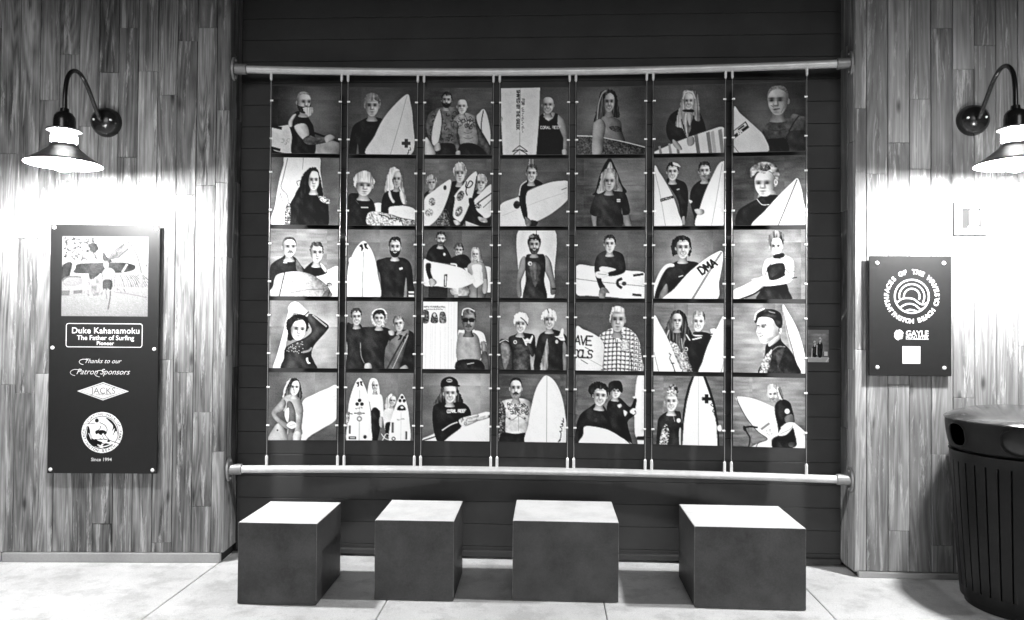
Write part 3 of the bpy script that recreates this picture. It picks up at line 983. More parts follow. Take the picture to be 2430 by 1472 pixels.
def d31(r):
    bg(.62, .46, 60, 25, .22, .10, 15)
    P('68,68 85,60 101,57 101,101 82,101', .93); E_(87, 82, 4, 3, .4, n=.8, nz=N_HI)
    P('0,60 5,50 18,42 24,38 36,42 44,52 49,64 10,74 8,86 5,101 0,101', .1); P('38,45 46,55 49,64 40,65', .36, n=.15); L('20,50 25,50', 1.4, .9)
    P('50,60 60,50 66,48 76,55 84,64 68,70 52,67', .08); P('71,50 78,52 84,60 81,64 76,58', .84)
    head(28, 27.5, 10.2, 14, .82, .35, 'buzz', .4, 0, mous=.4); head(68, 35.5, 9.4, 14, .84, .28, 'short', .3, 0)
    P('9,70 20,65 40,63 60,67 78,78 88,90 84,101 3,101 5,85', .76, n=.14, nz=N_HI); L('22,64 18,82 14,101', 1.3, .07); L('30,95 55,90 82,89', .8, .4); P('88,90 85,101 76,101 82,91', .42)


def d32(r):
    bg(.54, .36, 50, 30, .08, .12, 16)
    P('43,48 52,43 62,41 78,41 88,44 95,54 98,80 99,101 49,101 48,70', .11); P('87,70 89,86 89,101 84,101', .5); P('47,62 50,74 50,90 48,90', .5)
    P('24,17 32,24 40,40 45,65 48,103 0,103 1,62 6,42 14,26', .96); L('24,33 23.5,60 23,101', .8, .45); crescents(24.5, 26, 5.5, .06, -.3)
    P('3,43 7,41 10,45 8,50 3,49', .86); L('78,58 81,57', 3, .92); Q('91,91 99,91 99,93.5 91,93.5', .95); Q('91,96 99,96 99,99 91,99', .95)
    head(70.5, 26, 8.6, 13.5, .86, .08, 'short', 0, 0, beard=.1, sm=1)


def d33(r):
    bg(.40, .32, 60, 20, .08, .10, 17)
    P('60,52 80,53 101,57 101,90 86,87 70,70', .9)
    head(52, 30, 6.2, 9, .76, .3, 'curly', .1, .1, sm=1); P('41,44 48,38 60,36 68,42 71,54 50,55', .1)
    P('70,30 76,25 84,29 87,42 91,56 82,54 71,50', .72, n=.4, nz=N_HAIR)
    P('70,80 91,78 91,101 70,101', .62, g=(.42, 'x')); L('80,84 80,101', 1.4, .3); P('66,52 76,46 88,48 94,62 95,90 88,92 88,72 86,60 76,60 70,72 66,62', .68)
    P('72,52 86,52 86,68 89,77 82,83 78,85 73,78 74,66', .9); head(77, 36, 5, 8, .84, .7, 'x', 0, 0, sm=1, ear=0)
    P('42,85 66,84 68,96 44,96', .72, n=.3); Q('8,82 36,84 36,101 8,101', .14); Q('46,95 52,95 52,101 46,101', .6)
    P('5,36 12,25 20,21 30,23 37,32 42,42 46,49 30,49 12,47 10,60 14,72 9,74 4,58', .08); E_(31, 36, 1.8, 2.2, .85)
    P('0,45 12,47 40,52 60,58 77,73 70,80 50,86 20,83 0,80', .95); P('4,50 11,50 11,62 14,72 9,74 4,60', .08)
    Q('31,66 35.5,65 34.5,84 30.5,84', .2); Q('32.3,68 34.3,68 33.6,82 31.8,82', .85); L('41,50 48,51 49,55', 2.4, .82); P('9,73 15,72 20,78 13,84 9,80', .7)
    head(25.5, 13.5, 6.6, 9.6, .82, .12, 'short', .15, .06, beard=.3)


def d34(r):
    bg(.40, .3, 20, 50, .06, .12, 18)
    P('29,-3 80,-3 81,60 78,103 34,103 28,60', .88); L('54,0 54,12', .8, .15)
    P('37,38 40,50 37,62 32,76 33,96 27,97 25,80 28,58 31,44', .58, g=(.44, 'y')); P('67,37 75,45 79,62 83,82 83,92 76,94 74,76 67,58', .58, g=(.44, 'y')); L('78,86 83,86', 2.2, .08)
    P('39,38 45,35 58,35 66,37 68,55 66,75 69,103 36,103 39,75 38,55', .17, n=.05); P('46,48 58,48 61,58 53,84 45,60', .34, n=.15); P('49,52 56,52 53,74', .44, n=.1)
    E_(45, 49, 3, 3.2, .85); E_(45.5, 49.5, 1.4, 1.6, .3); head(51, 21.5, 8.2, 12.5, .74, .12, 'bush', .05, 0, beard=.28, sm=1); E_(47, 9, 4, 2, .5)


def d35(r):
    bg(.42, .26, 60, 20, .08, .08, 19)
    P('0,53 26,53 42,53 60,56 75,59 101,64 101,98 80,101 55,98 20,96 0,92', .94); L('0,71 40,76 101,82', .7, .4)
    L('66,71 61,74 61,80 66,84', 4, .18); E_(70, 78, 3.4, 3, .3); L('84,66 92,65 97,64', 3.2, .08); L('83,94 94,95', 3.2, .08)
    P('28,45 32,36 42,30 56,30 68,36 72,52 71,61 60,66 47,67 47,62 58,57 38,53 35,60 38,75 43,84 36,87 30,72 27,58', .17); P('36,54 58,57 48,61 36,60', .9)
    P('28,63 34,60 46,62 46,68 32,70', .88); L('32,64 44,65', .6, .5); P('35,86 43,84 49,92 44,92 42,101 34,99', .5, n=.15)
    head(49, 20.5, 8, 12, .87, .14, 'short', -.05, 0)


def d36(r):
    bg(.62, .3, 45, 38, .08, .12, 20)
    P('2,80 8,65 16,55 28,48 35,45 50,45 64,49 50,62 30,88 22,92 19,80 10,90 6,103 0,103', .1); P('0,84 8,62 18,50 28,49 29,53 20,55 12,66 4,86 0,101', .93); L('36,68 42,66', 1.2, .8)
    P('18,78 21,86 20,98 12,101 10,92', .5)
    P('27,38 25,20 32,10 42,8 51,13 54,26 51,39 47,36 31,36', .1, n=.12, nz=N_HAIR); head(41.5, 26, 9.8, 15, .84, .08, 'short', .15, 0, sm=1)
    P('97,31 98,45 93,75 86,103 15,103 30,85 50,62 70,45 85,35', .96); L('96,33 78,62 55,101', 2.4, .1); L('96,33 78,62 55,101', .9, .8)
    word('DMA', 66, 60, 11.5, 2.8, .04, -.58, -.05, .28)


def d37(r):
    bg(.64, .46, 40, 40, .10, .16, 21)
    P('0,88 15,80 38,68 48,64 50,70 40,82 28,92 10,103 0,103', .86); L('8,101 28,93 40,85', 2.4, .15)
    P('42,52 46,43 58,40 72,38 82,43 84,56 80,66 70,67 46,67 41,63', .92); P('45,80 55,78 72,77 77,88 79,103 34,103 38,88', .1)
    P('47,55 54,50 68,48 72,55 69,69 52,72 48,63', .1, g=(.2, 'y')); P('69,62 74,72 72,80 50,80 50,72', .12)
    P('26,72 40,69 56,73 72,66 80,56 84,60 79,75 60,80 42,81 34,78', .93); L('30,74 42,77 54,78', .7, .5); L('72,57 78,63 84,60', 1, .15); L('76,70 88,69', 1.4, .1)
    L('44,66 50,52 56,46', 1, .2); head(59.5, 25, 8.6, 12.5, .94, .4, 'x', -.1, 0); P('50,22 49,10 56,3 64,3 70,9 69,22 65,13 56,13 52,24', .5, n=.5, nz=N_HAIR)
    P('56,37 69,34 70,40 58,42', .07); L('66,10 69,20', 2, .12)


def d41(r):
    bg(.70, .5, 75, 50, .08, .16, 22)
    P('30,8 27,20 20,50 12,80 6,103 20,103 24,70 30,32 36,12', .96); L('30,20 22,60 18,100', .6, .5)
    P('53,22 62,20 78,30 87,38 82,47 66,66 62,80 66,90 68,103 20,103 22,85 24,70 40,60 52,55 62,45 57,32', .19)
    for k in range(40):
        x, y = r.uniform(26, 50), r.uniform(57, 78)
        if y > 60 + (50 - x) * .3:
            E_(x, y, .7, .6, .8)
    for k in range(10):
        E_(64 + k * 2.1, 22 + k * 1.75, 1.5, 1.3, .6)
    L('50,76 58,74 62,70', 3, .5); P('54,86 57,84 58,90 61,92 57,93', .9)
    P('27,12 33,3 42,3 52,12 57,19 53,25 44,20 36,18 32,22', .88); L('36,8 44,14', .7, .55); L('52,22 57,17', 2.2, .3)
    P('27,48 25,33 32,24 44,20 54,24 57,34 54,46 30,60', .08, n=.08, nz=N_HAIR); head(42.5, 43, 11.5, 15.5, .93, .12, 'x', .28, .08, ear=0, neck=0); P('28,50 29,34 38,28 48,29 38,31 32,40', .08)


def d42(r):
    bg(.48, .4, 50, 10, .06, .10, 23)
    P('0,38 8,34 22,36 26,60 26,103 0,103', .14); P('20,40 38,38 48,38 60,40 68,48 60,66 63,103 36,103 34,92 28,96 24,70 20,50', .12); P('62,50 72,45 84,42 98,46 101,60 101,103 78,103', .1)
    P('0,60 2,70 0,90', .7); L('21,62 22,80 27,92', 1, .5); P('28,93 36,92 38,101 28,101', .66); P('80,98 88,94 92,101 80,101', .6)
    head(14.5, 24, 7.6, 11.5, .74, .3, 'short', .2, -.05, sm=1)
    P('37,30 36,20 42,13 54,13 60,20 59,32 55,38 41,36', .8, n=.3, nz=N_HI); head(48, 26, 8, 11.5, .8, .1, 'bush', 0, 0, sm=1); L('38,18 44,12.5 54,12.5 59,19', 1.6, .92)
    head(77, 33.5, 7.6, 10.5, .76, .45, 'short', -.1, -.15)
    P('92,42 90,55 84,80 76,103 58,103 57,75 62,62 78,48', .5, g=(.36, 'y')); L('89,48 75,72 60,101', 2.4, .2); L('91,50 80,74 68,101', .7, .75); crescents(82, 55, 5, .06, .4)
    P('62,44 70,44 70,50 64,50', .66)


def d43(r):
    bg(.42, .3, 78, 30, .06, .10, 24)
    Q('0,0 51,0 51,101 0,101', .95)
    for x in (5, 11, 14, 18, 26, 33, 38, 42, 46):
        L([(x, 32 if x < 35 else 0), (x + .2, 101)], .6, .82)
    Q('0,5 34,6 34,32 0,31', .86); marks(1, 8, 32, 2.4, 26, .12); marks(5, 11.5, 25, 2.2, 20, .2)
    P('0,14 6,13 9,18 8,31 0,31', .35, n=.4, nz=N_HI); P('13,20 17,16 21,20 22,31 12,31', .4, n=.4, nz=N_HI); P('25,18 29,15 33,18 34,31 25,31', .38, n=.4, nz=N_HI); E_(17, 20, 1.8, 2.6, .75); E_(4, 17, 2.2, 3, .3)
    P('52,46 58,42 74,42 86,44 92,52 95,76 86,78 84,87 52,87', .9); P('52,50 60,46 76,46 84,58 84,87 52,87', .68, n=.04); P('86,60 93,60 95,76 88,78', .45, n=.3, nz=N_HAIR)
    P('87,77 95,75 99,103 91,103', .34); P('52,87 84,86 90,103 52,103', .1, n=.1); L('66,92 76,90', 1.2, .7); L('58,43 66,47 76,42', 2, .85)
    head(67.5, 28, 10.2, 16, .5, .35, 'short', 0, 0, mous=.3, specs=1); L('58,20 60,12 68,10 76,14', 1.6, .85)


def d44(r):
    bg(.68, .46, 60, 30, .08, .18, 25)
    P('0,60 10,55 20,62 24,80 20,103 0,103', .25); P('3,64 12,60 18,72 14,92 8,98', .5, n=.2); L('1,60 10,56 19,62', 1, .8)
    P('14,54 24,48 30,45 42,46 52,49 54,64 55,82 50,103 22,103 20,76', .13); P('24,66 42,64 48,76 46,103 24,103', .28, n=.15); E_(24, 59, 2.6, 2.8, .85); E_(24, 59, 1.4, 1.5, .2)
    P('46,70 54,80 52,103 48,103', .62)
    P('56,60 60,48 70,42 80,40 95,46 101,58 101,103 55,103 54,75', .13); P('71,54 67,70 62,90 61,103 70,103 73,74', .66, n=.3, nz=N_HAIR); P('94,60 100,66 100,103 95,103', .45); E_(85, 58, 2.2, 2.8, .7)
    P('34,51 38,55 42,53 45,55 49,49 50,52 46,62 40,64 37,58', .9); L('38,58 45,58', .6, .5); P('41,62 47,62 52,76 48,80', .2)
    P('82,50 88,49 92,39 95,40 95,48 97,56 91,56 87,53', .9); L('86,52 94,52', .6, .5)
    head(32, 33, 8.4, 12.5, .86, .9, 'mop', 0, .05, sm=1); P('22,32 23,20 32,15 42,20 43,30 36,25 28,24', .93, n=.2, nz=N_HAIR); L('32,23 38,28 42,34', 1.4, .2)
    head(74, 26.5, 8.6, 13, .8, .88, 'mop', .05, 0, sm=1); P('62,26 64,15 73,10 82,15 84,28 78,19 68,20', .92, n=.2, nz=N_HAIR); L('71,10 73,16', 1.2, .2)


def d45(r):
    bg(.34, .28, 30, 40, .05, .05, 26)
    P('33,52 40,44 54,37 72,36 84,43 92,55 95,75 94,103 35,103 40,75 42,60', .88)
    global KEEP
    rg = region(curve(pts_of('33,52 40,44 54,37 72,36 84,43 92,55 95,75 94,103 35,103 40,75 42,60')))
    KEEP = np.zeros((MP, MP), bool); KEEP[rg[0]] = rg[1]
    for k in range(12):
        x = 34 + k * 5.6
        L([(x, 34), (x - 2 + (x - 62) * .12, 70), (x - 3 + (x - 62) * .1, 103)], 1.7, .52)
        y = 40 + k * 6.2
        L([(30, y + 4), (62, y), (97, y + 5)], 1.9, .48)
    for k in range(12):
        for j in range(12):
            E_(33 + k * 5.6 - j * .2, 41 + j * 6.2, 1.1, 1.1, .16)
    L('58,52 60,75 60,103', 1, .3); P('66,56 76,55 78,68 67,70', .8, n=.4, nz=N_HI); L('80,72 82,103', 1.4, .25)
    KEEP = None
    P('54,38 70,37 66,50 60,54 55,46', .93); head(61, 25.5, 10.8, 17, .74, .86, 'short', .05, .03, mous=.7, light=1); L('56,43 68,44', 1.2, .4)
    P('0,39 12,40 28,47 40,58 41,75 34,103 0,103', .9); L('10,78 40,94', .6, .6)
    word('AVE', -1, 55, 13, 1.9, .06, .05, .05, .05); word('OOLS', -3, 75, 11, 1.8, .06, .03, .1, .02); L('14,66 22,70', .8, .2); L('8,84 18,90', .8, .2)


def d46(r):
    bg(.56, .40, 60, 15, .2, .10, 27)
    P('44,58 52,48 60,44 72,42 84,46 88,50 76,76 66,103 55,103 47,75', .07); head(64, 27.5, 8.8, 13.5, .92, .6, 'short', .05, .04, sm=1); P('58,42 72,42 72,46 58,46', .07); L('56,53 68,50', 1.8, .9); E_(47, 67, 2.4, 3, .8); E_(47, 67, 1.4, 1.8, .1)
    P('22,58 34,60 44,63 50,80 55,103 28,103', .68, n=.5, nz=N_HI)
    P('22,25 28,13 38,11 46,18 49,32 55,46 50,58 44,50 41,72 34,60 26,56 15,50 18,35', .24, n=.4, nz=N_HAIR); L('22,40 18,52', 1.6, .7); L('47,46 52,54', 1.8, .75); L('40,52 42,66', 1.4, .6)
    head(34, 26.5, 7.4, 11, .74, .2, 'x', .05, 0, ear=0)
    P('0,22 10,32 22,55 32,80 38,103 0,103', .96); L('1,72 8,101', .6, .45); scribble(r, 22, 72, 32, 100, 12, 2.2, 1, .1)
    P('101,22 90,36 78,60 70,85 66,103 101,103', .94); L('101,80 96,101', .6, .4); P('81,38 88,37 89,42 83,44', .88); L('82,47 87,46', 1.4, .85)


def d47(r):
    bg(.66, .46, 30, 60, .16, .18, 28)
    P('69,2 76,12 88,35 96,60 101,85 101,103 90,103 84,75 76,45 70,18', .93); P('70,10 76,40 84,70 90,101 86,101 78,66 72,36', .66)
    P('46,60 55,52 64,47 68,55 80,68 88,85 91,103 38,103 40,86 44,75', .13, n=.1); P('44,76 50,70 54,66 52,84 46,103 37,103 39,88', .64, n=.5, nz=N_HI); P('60,70 72,64 68,80 62,92', .3, n=.1)
    L('54,68 62,62 72,62', 1, .5); P('50,50 64,44 64,52 50,62', .75)
    P('33,22 50,18 60,26 64,36 64,44 56,50 47,57 39,56 36,49 32.5,42 34,34', .95); E_(64, 38, 3.2, 5.4, .9); E_(64, 38, 1.6, 3.2, .6)
    fm = np.zeros((MP, MP)); rg4 = region(curve(pts_of('33,22 50,18 60,26 64,36 64,44 56,50 47,57 39,56 36,49 32.5,42 34,34'))); fm[rg4[0]] = rg4[1]
    for bx, by, rx, ry, am in ((62, 44, 8, 12, -.42), (42, 33, 6, 3.2, -.35), (54, 52, 9, 4, -.4), (38, 43, 3.5, 2, -.3), (50, 42, 5, 4, -.14), (58, 28, 5, 8, -.3), (36, 34, 2, 5, -.25), (41, 51, 4, 1.4, -.2)):
        blob(bx, by, rx, ry, am, fm)
    L('40,31.5 46,31', 1.8, .18); E_(42, 34, 2.4, 1.1, .1); L('33.5,32.5 36,32', 1.4, .2); L('38,38 33.5,42.5 37,44', .8, .55); L('37,47.5 42,46.5', 1.2, .25); L('46,56 54,50', 1.4, .6)
    P('30,27 31,16 42,9 56,9 66,15 68.5,28 66,36 60,32 55,23 46,20 36,21 33,28', .13, n=.2, nz=N_MID); L('30,24 33,14 43,8', 2, .9); L('50,12 58,14', 1.4, .5)


def d51(r):
    bg(.58, .36, 75, 15, .06, .12, 29)
    P('50,43 65,33 85,24 101,21 101,65 80,82 62,93 52,103 46,103 48,70', .95); L('60,50 100,34', .6, .82); P('0,103 8,82 16,75 25,85 28,103', .74); E_(14, 85, 1.2, 1.2, .1)
    P('20,42 24,20 32,9 36,10 30,22 28,40 22,48', .84, n=.2, nz=N_HAIR)
    P('22,38 28,18 34,9 42,10 47,20 49,36 45,40 40,34 30,34 26,40', .28, n=.4, nz=N_HAIR)
    P('16,50 21,38 31,33 44,37 50,48 51,60 49,80 49,92 29,94 29,76 25,60', .7, n=.06); P('27,46 34,44 40,60 40,80 36,92 30,92 30,76', .42, n=.05); P('30,52 24,60 27,72 30,70', .88)
    P('5,61 14,47 22,40 26,46 22,56 13,62 24,72 32,77 28,83 16,76', .6, n=.1); P('27,78 33,72 40,74 41,80 34,83', .9); L('32,78 40,77', .6, .5)
    P('29,90 40,90 38,103 29,103', .46); P('38,88 48,88 47,103 37,103', .84); head(37.8, 22.5, 7.6, 11, .9, .25, 'x', .1, .05, ear=0); P('29,28 30,15 36,9 44,12 36,14 32,24', .26, n=.2, nz=N_HI)


def d52(r):
    bg(.5, .36, 60, 10, .06, .08, 30)
    P('32,32 35,12 41,8 47,13 50,30 46,42 36,44', .95); P('36,33 48,31 54,36 56,60 54,78 51,76 51,58 48,55 38,56', .92); P('38,56 49,55 51,80 46,103 37,103', .1)
    P('50,66 55,66 54,80 50,78', .7); head(43, 19.5, 5, 8.4, .82, .9, 'x', .1, 0, sm=1, ear=0)
    P('57,50 60,37 68,31 75,36 75,46 62,54', .78, n=.3, nz=N_HAIR); P('56,57 62,52 70,50 69,75 60,75 60,90 56,72', .86); P('59,75 68,74 67,92 60,92', .1); head(69, 41.5, 5, 7.4, .8, .7, 'x', .1, .1, sm=1, ear=0)
    P('20,8 27,18 33,35 37,60 38,80 37,103 4,103 3,75 5,45 12,20', .97); L('20.5,26 20.5,101', .5, .5); crescents(20.5, 17, 4.2, .06, -.2)
    for x, y in ((20.5, 41), (17, 46.3), (24, 46.3)):
        E_(x, y, 2.6, 2.7, .05)
    marks(15, 53, 11, 3, 7, .25, -.2); E_(20.5, 60, 4, 2.4, .6); L('13,60 16,60', 1.4, .2); L('25,60 28,60', 1.4, .2); E_(20.5, 68, 4, 4, .55); E_(20.5, 68, 2, 2, .9); Q('5,94 16,94 16,98 5,98', .15); L('7,96 14,96', 1, .9); E_(29, 94.5, 2.6, 2.8, .15); Q('5,78 8,78 8,90 5,90', .4)
    P('0,62 6,58 5,72 0,76', .7, n=.4, nz=N_HI); L('5,60 10,61', 1, .15)
    P('83,31 90,45 94,70 94,103 66,103 66,75 71,55 77,40', .96); L('82,58 82,101', .5, .5)
    for x, y in ((83, 36), (80, 41), (86, 41)):
        E_(x, y, 2.3, 2.4, .05)
    P('76,55 78,49 83,47 87,50 88,55', .08); E_(83, 51, 2.4, 1.6, .9); marks(76, 69, 11, 2.8, 7, .35, -.15); Q('68,73 71,73 71,88 68,88', .4); E_(71, 97, 3, 3, .3); E_(71, 97, 1.6, 1.6, .9); Q('88,86 91,86 91,98 88,98', .4)
    L('53,90 58,96 64,98 66,92 60,90 56,97 54,101', 1, .85)


def d53(r):
    bg(.70, .38, 70, 25, .06, .12, 31)
    P('0,98 20,88 55,72 101,57 101,103 0,103', .96); L('2,96 30,84', 1, .6); L('0,100 24,92', 2, .15); P('80,66 101,60 101,64 82,70', .75, n=.3)
    P('28,20 26,30 18,42 16,47 24,45 34,44 34,25', .2, n=.35, nz=N_HAIR); P('51,20 57,33 61,42 54,46 49,40', .18, n=.3, nz=N_HAIR)
    P('16,52 20,46 30,43 40,45 52,42 62,44 70,52 72,63 62,66 55,70 58,79 42,92 28,103 21,97 16,75', .05); L('30,84 42,76 52,72', 1.6, .75)
    word('CORAL REEF', 37, 56, 4.2, 1.1, .95, -.04, .1, .1)
    P('54,70 60,65 72,62 82,60 83,64 74,67 84,68 74,74 60,78', .84); inks(r, 58, 68, 66, 76, 9, .35, .7, 2); L('66,66 80,63', .6, .4); L('68,71 82,69', .6, .4)
    head(41, 30, 9.4, 13, .85, .12, 'x', .1, 0, sm=1); P('28,21 29,10 40,5 50,9 52.5,17 40,17', .07); P('30,20 40,16 54,17 54,20 42,19', .04); E_(40, 11, 4.5, 2.6, .6); L('37,11 43,11', 1, .1)


def d54(r):
    bg(.40, .26, 60, 20, .2, .06, 32)
    P('0,48 6,40 18,37 36,36 47,42 49,60 46,76 42,88 13,88 10,70', .84, n=.12); P('0,46 7,43 11,60 9,80 5,103 0,103', .42, n=.4, nz=N_HI)
    inks(r, 13, 44, 43, 60, 62, .3, .9, 2.6); inks(r, 0, 9, 45, 92, 34, .12, 1, 2.6); E_(16.5, 66, 1.6, 1.4, .3); E_(39, 65, 1.6, 1.4, .35); L('12,63 20,68 30,62 40,68', .9, .5); L('30,62 30,84', .8, .62)
    P('6,87 25,88 42,87 43,103 4,103', .06)
    head(25.5, 21.5, 8.8, 14.5, .87, .15, 'buzz', 0, 0, beard=.55, mous=.1)
    P('70,2 62,9 54,25 48,50 44,75 42,103 99.5,103 98,60 92,30 82,10', .93); L('71,3 71,101', .6, .5); scribble(r, 96, 65, 89, 97, 16, 2.2, 1.1, .12); L('91,94 88,99', 1, .15)


def d55(r):
    bg(.50, .36, 75, 20, .16, .08, 33)
    P('92,-2 88,12 86,40 86,65 88,89 101,89 101,-2', .94); Q('89,89 101,88 101,94 90,94', .08); Q('90,94 101,94 101,101 91,101', .9)
    P('46,45 54,34 64,33 72,40 80,46 86,34 89,36 87,50 88,56 77,66 77,76 82,103 55,95 48,75', .09); P('70,51 76,54 72,60', .8); P('61,44 66,42 68,45 64,48', .75)
    head(59, 24, 7.6, 9.5, .86, .06, 'mop', .1, .1); P('48,22 49,12 58,8 66,10 69,20 67,26 60,19 52,24 50,30', .07)
    P('79,53 84,48 90,49 86,52 88,55 84,57', .88); P('83,32 88,30 87,34', .85)
    P('2,75 8,58 22,47 30,42 42,46 48,60 52,82 20,77 12,86 8,103 0,103', .1); E_(30, 66, 2.6, 3, .2); P('20,26 20,18 28,11 38,11 47,17 47,30 42,22 30,22 28,34 24,32', .08, n=.1, nz=N_HAIR)
    head(36, 31, 10, 14, .86, .08, 'short', .15, .08, sm=1)
    P('14,76 30,76 48,80 66,90 81,103 10,103 12,88', .95); L('34,76 50,80 68,90 82,101', 1.2, .15)


def d56(r):
    bg(.52, .38, 20, 20, .26, .08, 34)
    Q('56,-1 50,14 45,34 42,58 40,101 94,101 93,70 88,40 81,17 74,-1', .05); Q('59,-1 53,17 48,38 44,66 42,101 91.5,101 90,70 85,42 78,20 70.5,-1', .93); L('64.5,0 65,101', .6, .7)
    cross(76, 32.5, 6.6, .05); scribble(r, 83, 38, 91, 66, 15, 2.2, 1, .1); P('91,72 96,70 97,78 92,78', .85)
    P('6,76 8,62 18,53 26,51 34,51 40,57 40,103 22,103 22,76 17,70 12,82 10,103 5,103', .15, n=.04); P('11,86 17,70 23,80 20,103 10,103', .6, n=1., nz=N_HI); E_(36.5, 64.5, 2.8, 3.2, .95); L('28,54 31,66', .9, .6); P('37,80 40,76 40,103 38,103', .7)
    head(26, 37.5, 9, 13.5, .94, .62, 'short', 0, 0, sm=1); P('20,25 22,16 28,12 34,16 36,24 30,27', .62, n=.7, nz=N_HI); L('30,17 34,21', 2, .15)


def d57(r):
    bg(.66, .44, 45, 25, .24, .10, 35)
    P('5,29 25,30 45,37 62,46 85,64 101,80 101,103 30,103 36,94 48,88 35,78 20,60 9,40', .96); L('5,29 9,40 20,60 35,78 48,88 36,94 32,101', .8, .15); L('40,74 50,66', 3, .55); E_(50, 78, 6, 5, .86, n=.4, nz=N_HI)
    L('15,73 24,71 34,72', 2.6, .1); L('17,74 20,80 24,88 22,101', 2, .15); P('15,70 18,72 19,78 15,76', .1)
    P('59,38 68,31 78,35 82,45 85,62 76,64 66,72 82,70 86,85 86,98 58,103 54,89 62,84 62,70 58,50', .1); P('72,56 82,52 85,63 74,65', .42); P('60,84 70,82 84,78 86,98 60,101 54,90', .08)
    P('63,79 70,68 76,64 84,64 83,70 74,81 64,83', .96); L('66,80 78,74 83,68', .7, .5); E_(75, 48, 3.4, 3.6, .95); E_(75, 48, 1.8, 1.8, .75); P('78,92 88,92 86,98 78,98', .3)
    head(56.5, 24.5, 7.4, 10.5, .94, .7, 'x', -.4, -.1, beard=.6, light=-1, neck=0); P('47,26 48,13 56,9 64,13 69,24 69,31 64,30 62,20 56,15 51,18 50,30', .8, n=.4, nz=N_HAIR); L('63,16 68,30', 1.2, .2)


PRINTS = [
    [('portrait of a white-bearded man resting on his surfboard, leftmost of the top row', d11),
     ('portrait of a wavy-haired man in black beside a board with a grey cross', d12),
     ('portrait of two shirtless tattooed men holding narrow boards, top row', d13),
     ('portrait of a bald man in a black tank top beside a wide lettered board', d14),
     ('portrait of a shirtless long-haired man over a dark mottled board, top row', d15),
     ('portrait of a woman with long blonde pigtails leaning on a striped board', d16),
     ('portrait of an old grey-haired man behind a board tip, rightmost of the top row', d17)],
    [('portrait of a woman with very long black hair before an upright white board', d21),
     ('portrait of two blonde children in black suits above white boards, second row', d22),
     ('portrait of three youngsters each holding a pointed board, second row', d23),
     ('portrait of a person with hair standing straight up, board under one arm', d24),
     ('portrait of a youngster in a dark tee before a black-rimmed pointed board', d25),
     ('portrait of two men in black each flanked by an upright white board, second row', d26),
     ('portrait of a young curly blonde man with a white board, rightmost of the second row', d27)],
    [('portrait of a moustached man and a boy, leftmost of the middle row', d31),
     ('portrait of a dark-bearded smiling man beside an upright board with two black crescents', d32),
     ('portrait of two men and a woman in a white swimsuit behind a long white board', d33),
     ('portrait of a man in a sleeveless wetsuit standing before a pale board', d34),
     ('portrait of a man in grey leaning one arm on a sideways white board', d35),
     ('portrait of a smiling man with a slanted white board lettered DMA', d36),
     ('portrait of a woman with pinned-up hair in a black bodice, rightmost of the middle row', d37)],
    [('portrait of a woman with one arm raised over her head, leftmost of the fourth row', d41),
     ('portrait of a man and two boys in dark wetsuits with a grey board', d42),
     ('portrait of a man in sunglasses beside a white board with a small poster', d43),
     ('portrait of two blonde boys making hand signs, fourth row', d44),
     ('portrait of a white-haired man in a plaid shirt beside a lettered board', d45),
     ('portrait of two women between two white board edges, fourth row', d46),
     ('portrait of a dark-haired man in profile before a board tip, rightmost of the fourth row', d47)],
    [('portrait of a woman with hand on hip, leftmost of the bottom row', d51),
     ('portrait of a woman and a girl behind two white boards with black marks', d52),
     ('portrait of a long-haired man in a black cap leaning on a white board', d53),
     ('portrait of a bearded shirtless man with chest tattoos beside an upright board', d54),
     ('portrait of a smiling man and a boy in black suits, bottom row', d55),
     ('portrait of a girl with a topknot beside a black-rimmed board with a cross', d56),
     ('portrait of a light-haired man seated with a white board, rightmost of the bottom row', d57)],
]
# ---------------------------------------------------------------- rails, cables, portraits
def rail_y(x):
    return 4.798 - 0.108 * ((x + 0.085) / 1.96) ** 2


def rail_slope(x):
    return math.atan(-2 * 0.108 * (x + 0.085) / 1.96 ** 2)


Z_TOP, Z_BOT = 3.176, 0.583
RAIL_L, RAIL_R = LX + 0.006, RX - 0.004
for zc, lab in ((Z_TOP, 'galvanised pipe rail above the portraits'), (Z_BOT, 'galvanised pipe rail below the portraits')):
    t = thing('support_rail', (0, 0, zc), lab, 'rail', 'pipe rails spanning the recess')
    xs = np.linspace(RAIL_L + 0.03, RAIL_R - 0.03, 40)
    MB().tube([(x, rail_y(x), 0) for x in xs], 0.0245, 18).build('pipe', M['galv'], t, smooth=True)
    for xe, sg in ((RAIL_L, 1), (RAIL_R, -1)):
        ye = rail_y(xe)
        ring = [(0.046 * math.cos(a), 0.078 * math.sin(a)) for a in np.linspace(0, 2 * math.pi, 29)[:-1]]
        mb = MB()
        n = len(ring)
        mb.add([(xe, ye + p, q) for p, q in ring] + [(xe + sg * 0.011, ye + p * 0.92, q * 0.95) for p, q in ring],
               [(i, (i + 1) % n, n + (i + 1) % n, n + i) for i in range(n)] + [tuple(range(n)), tuple(range(2 * n - 1, n - 1, -1))])
        fl = mb.build('flange', M['galv_dull'], t)
        for s in (-1, 1):
            MB().cyl((xe + sg * 0.010, ye, s * 0.056), (xe + sg * 0.020, ye, s * 0.056), 0.010, 0.008, 8).build('bolt', M['galv_dull'], fl)
        d = Vector((1, math.tan(rail_slope(xe)), 0)).normalized() * sg
        MB().cyl(Vector((xe + sg * 0.008, ye, 0)), Vector((xe, ye, 0)) + d * 0.085, 0.034, 0.034, 20).build('collar', M['galv_dull'], t, smooth=True, bevel=0.003)

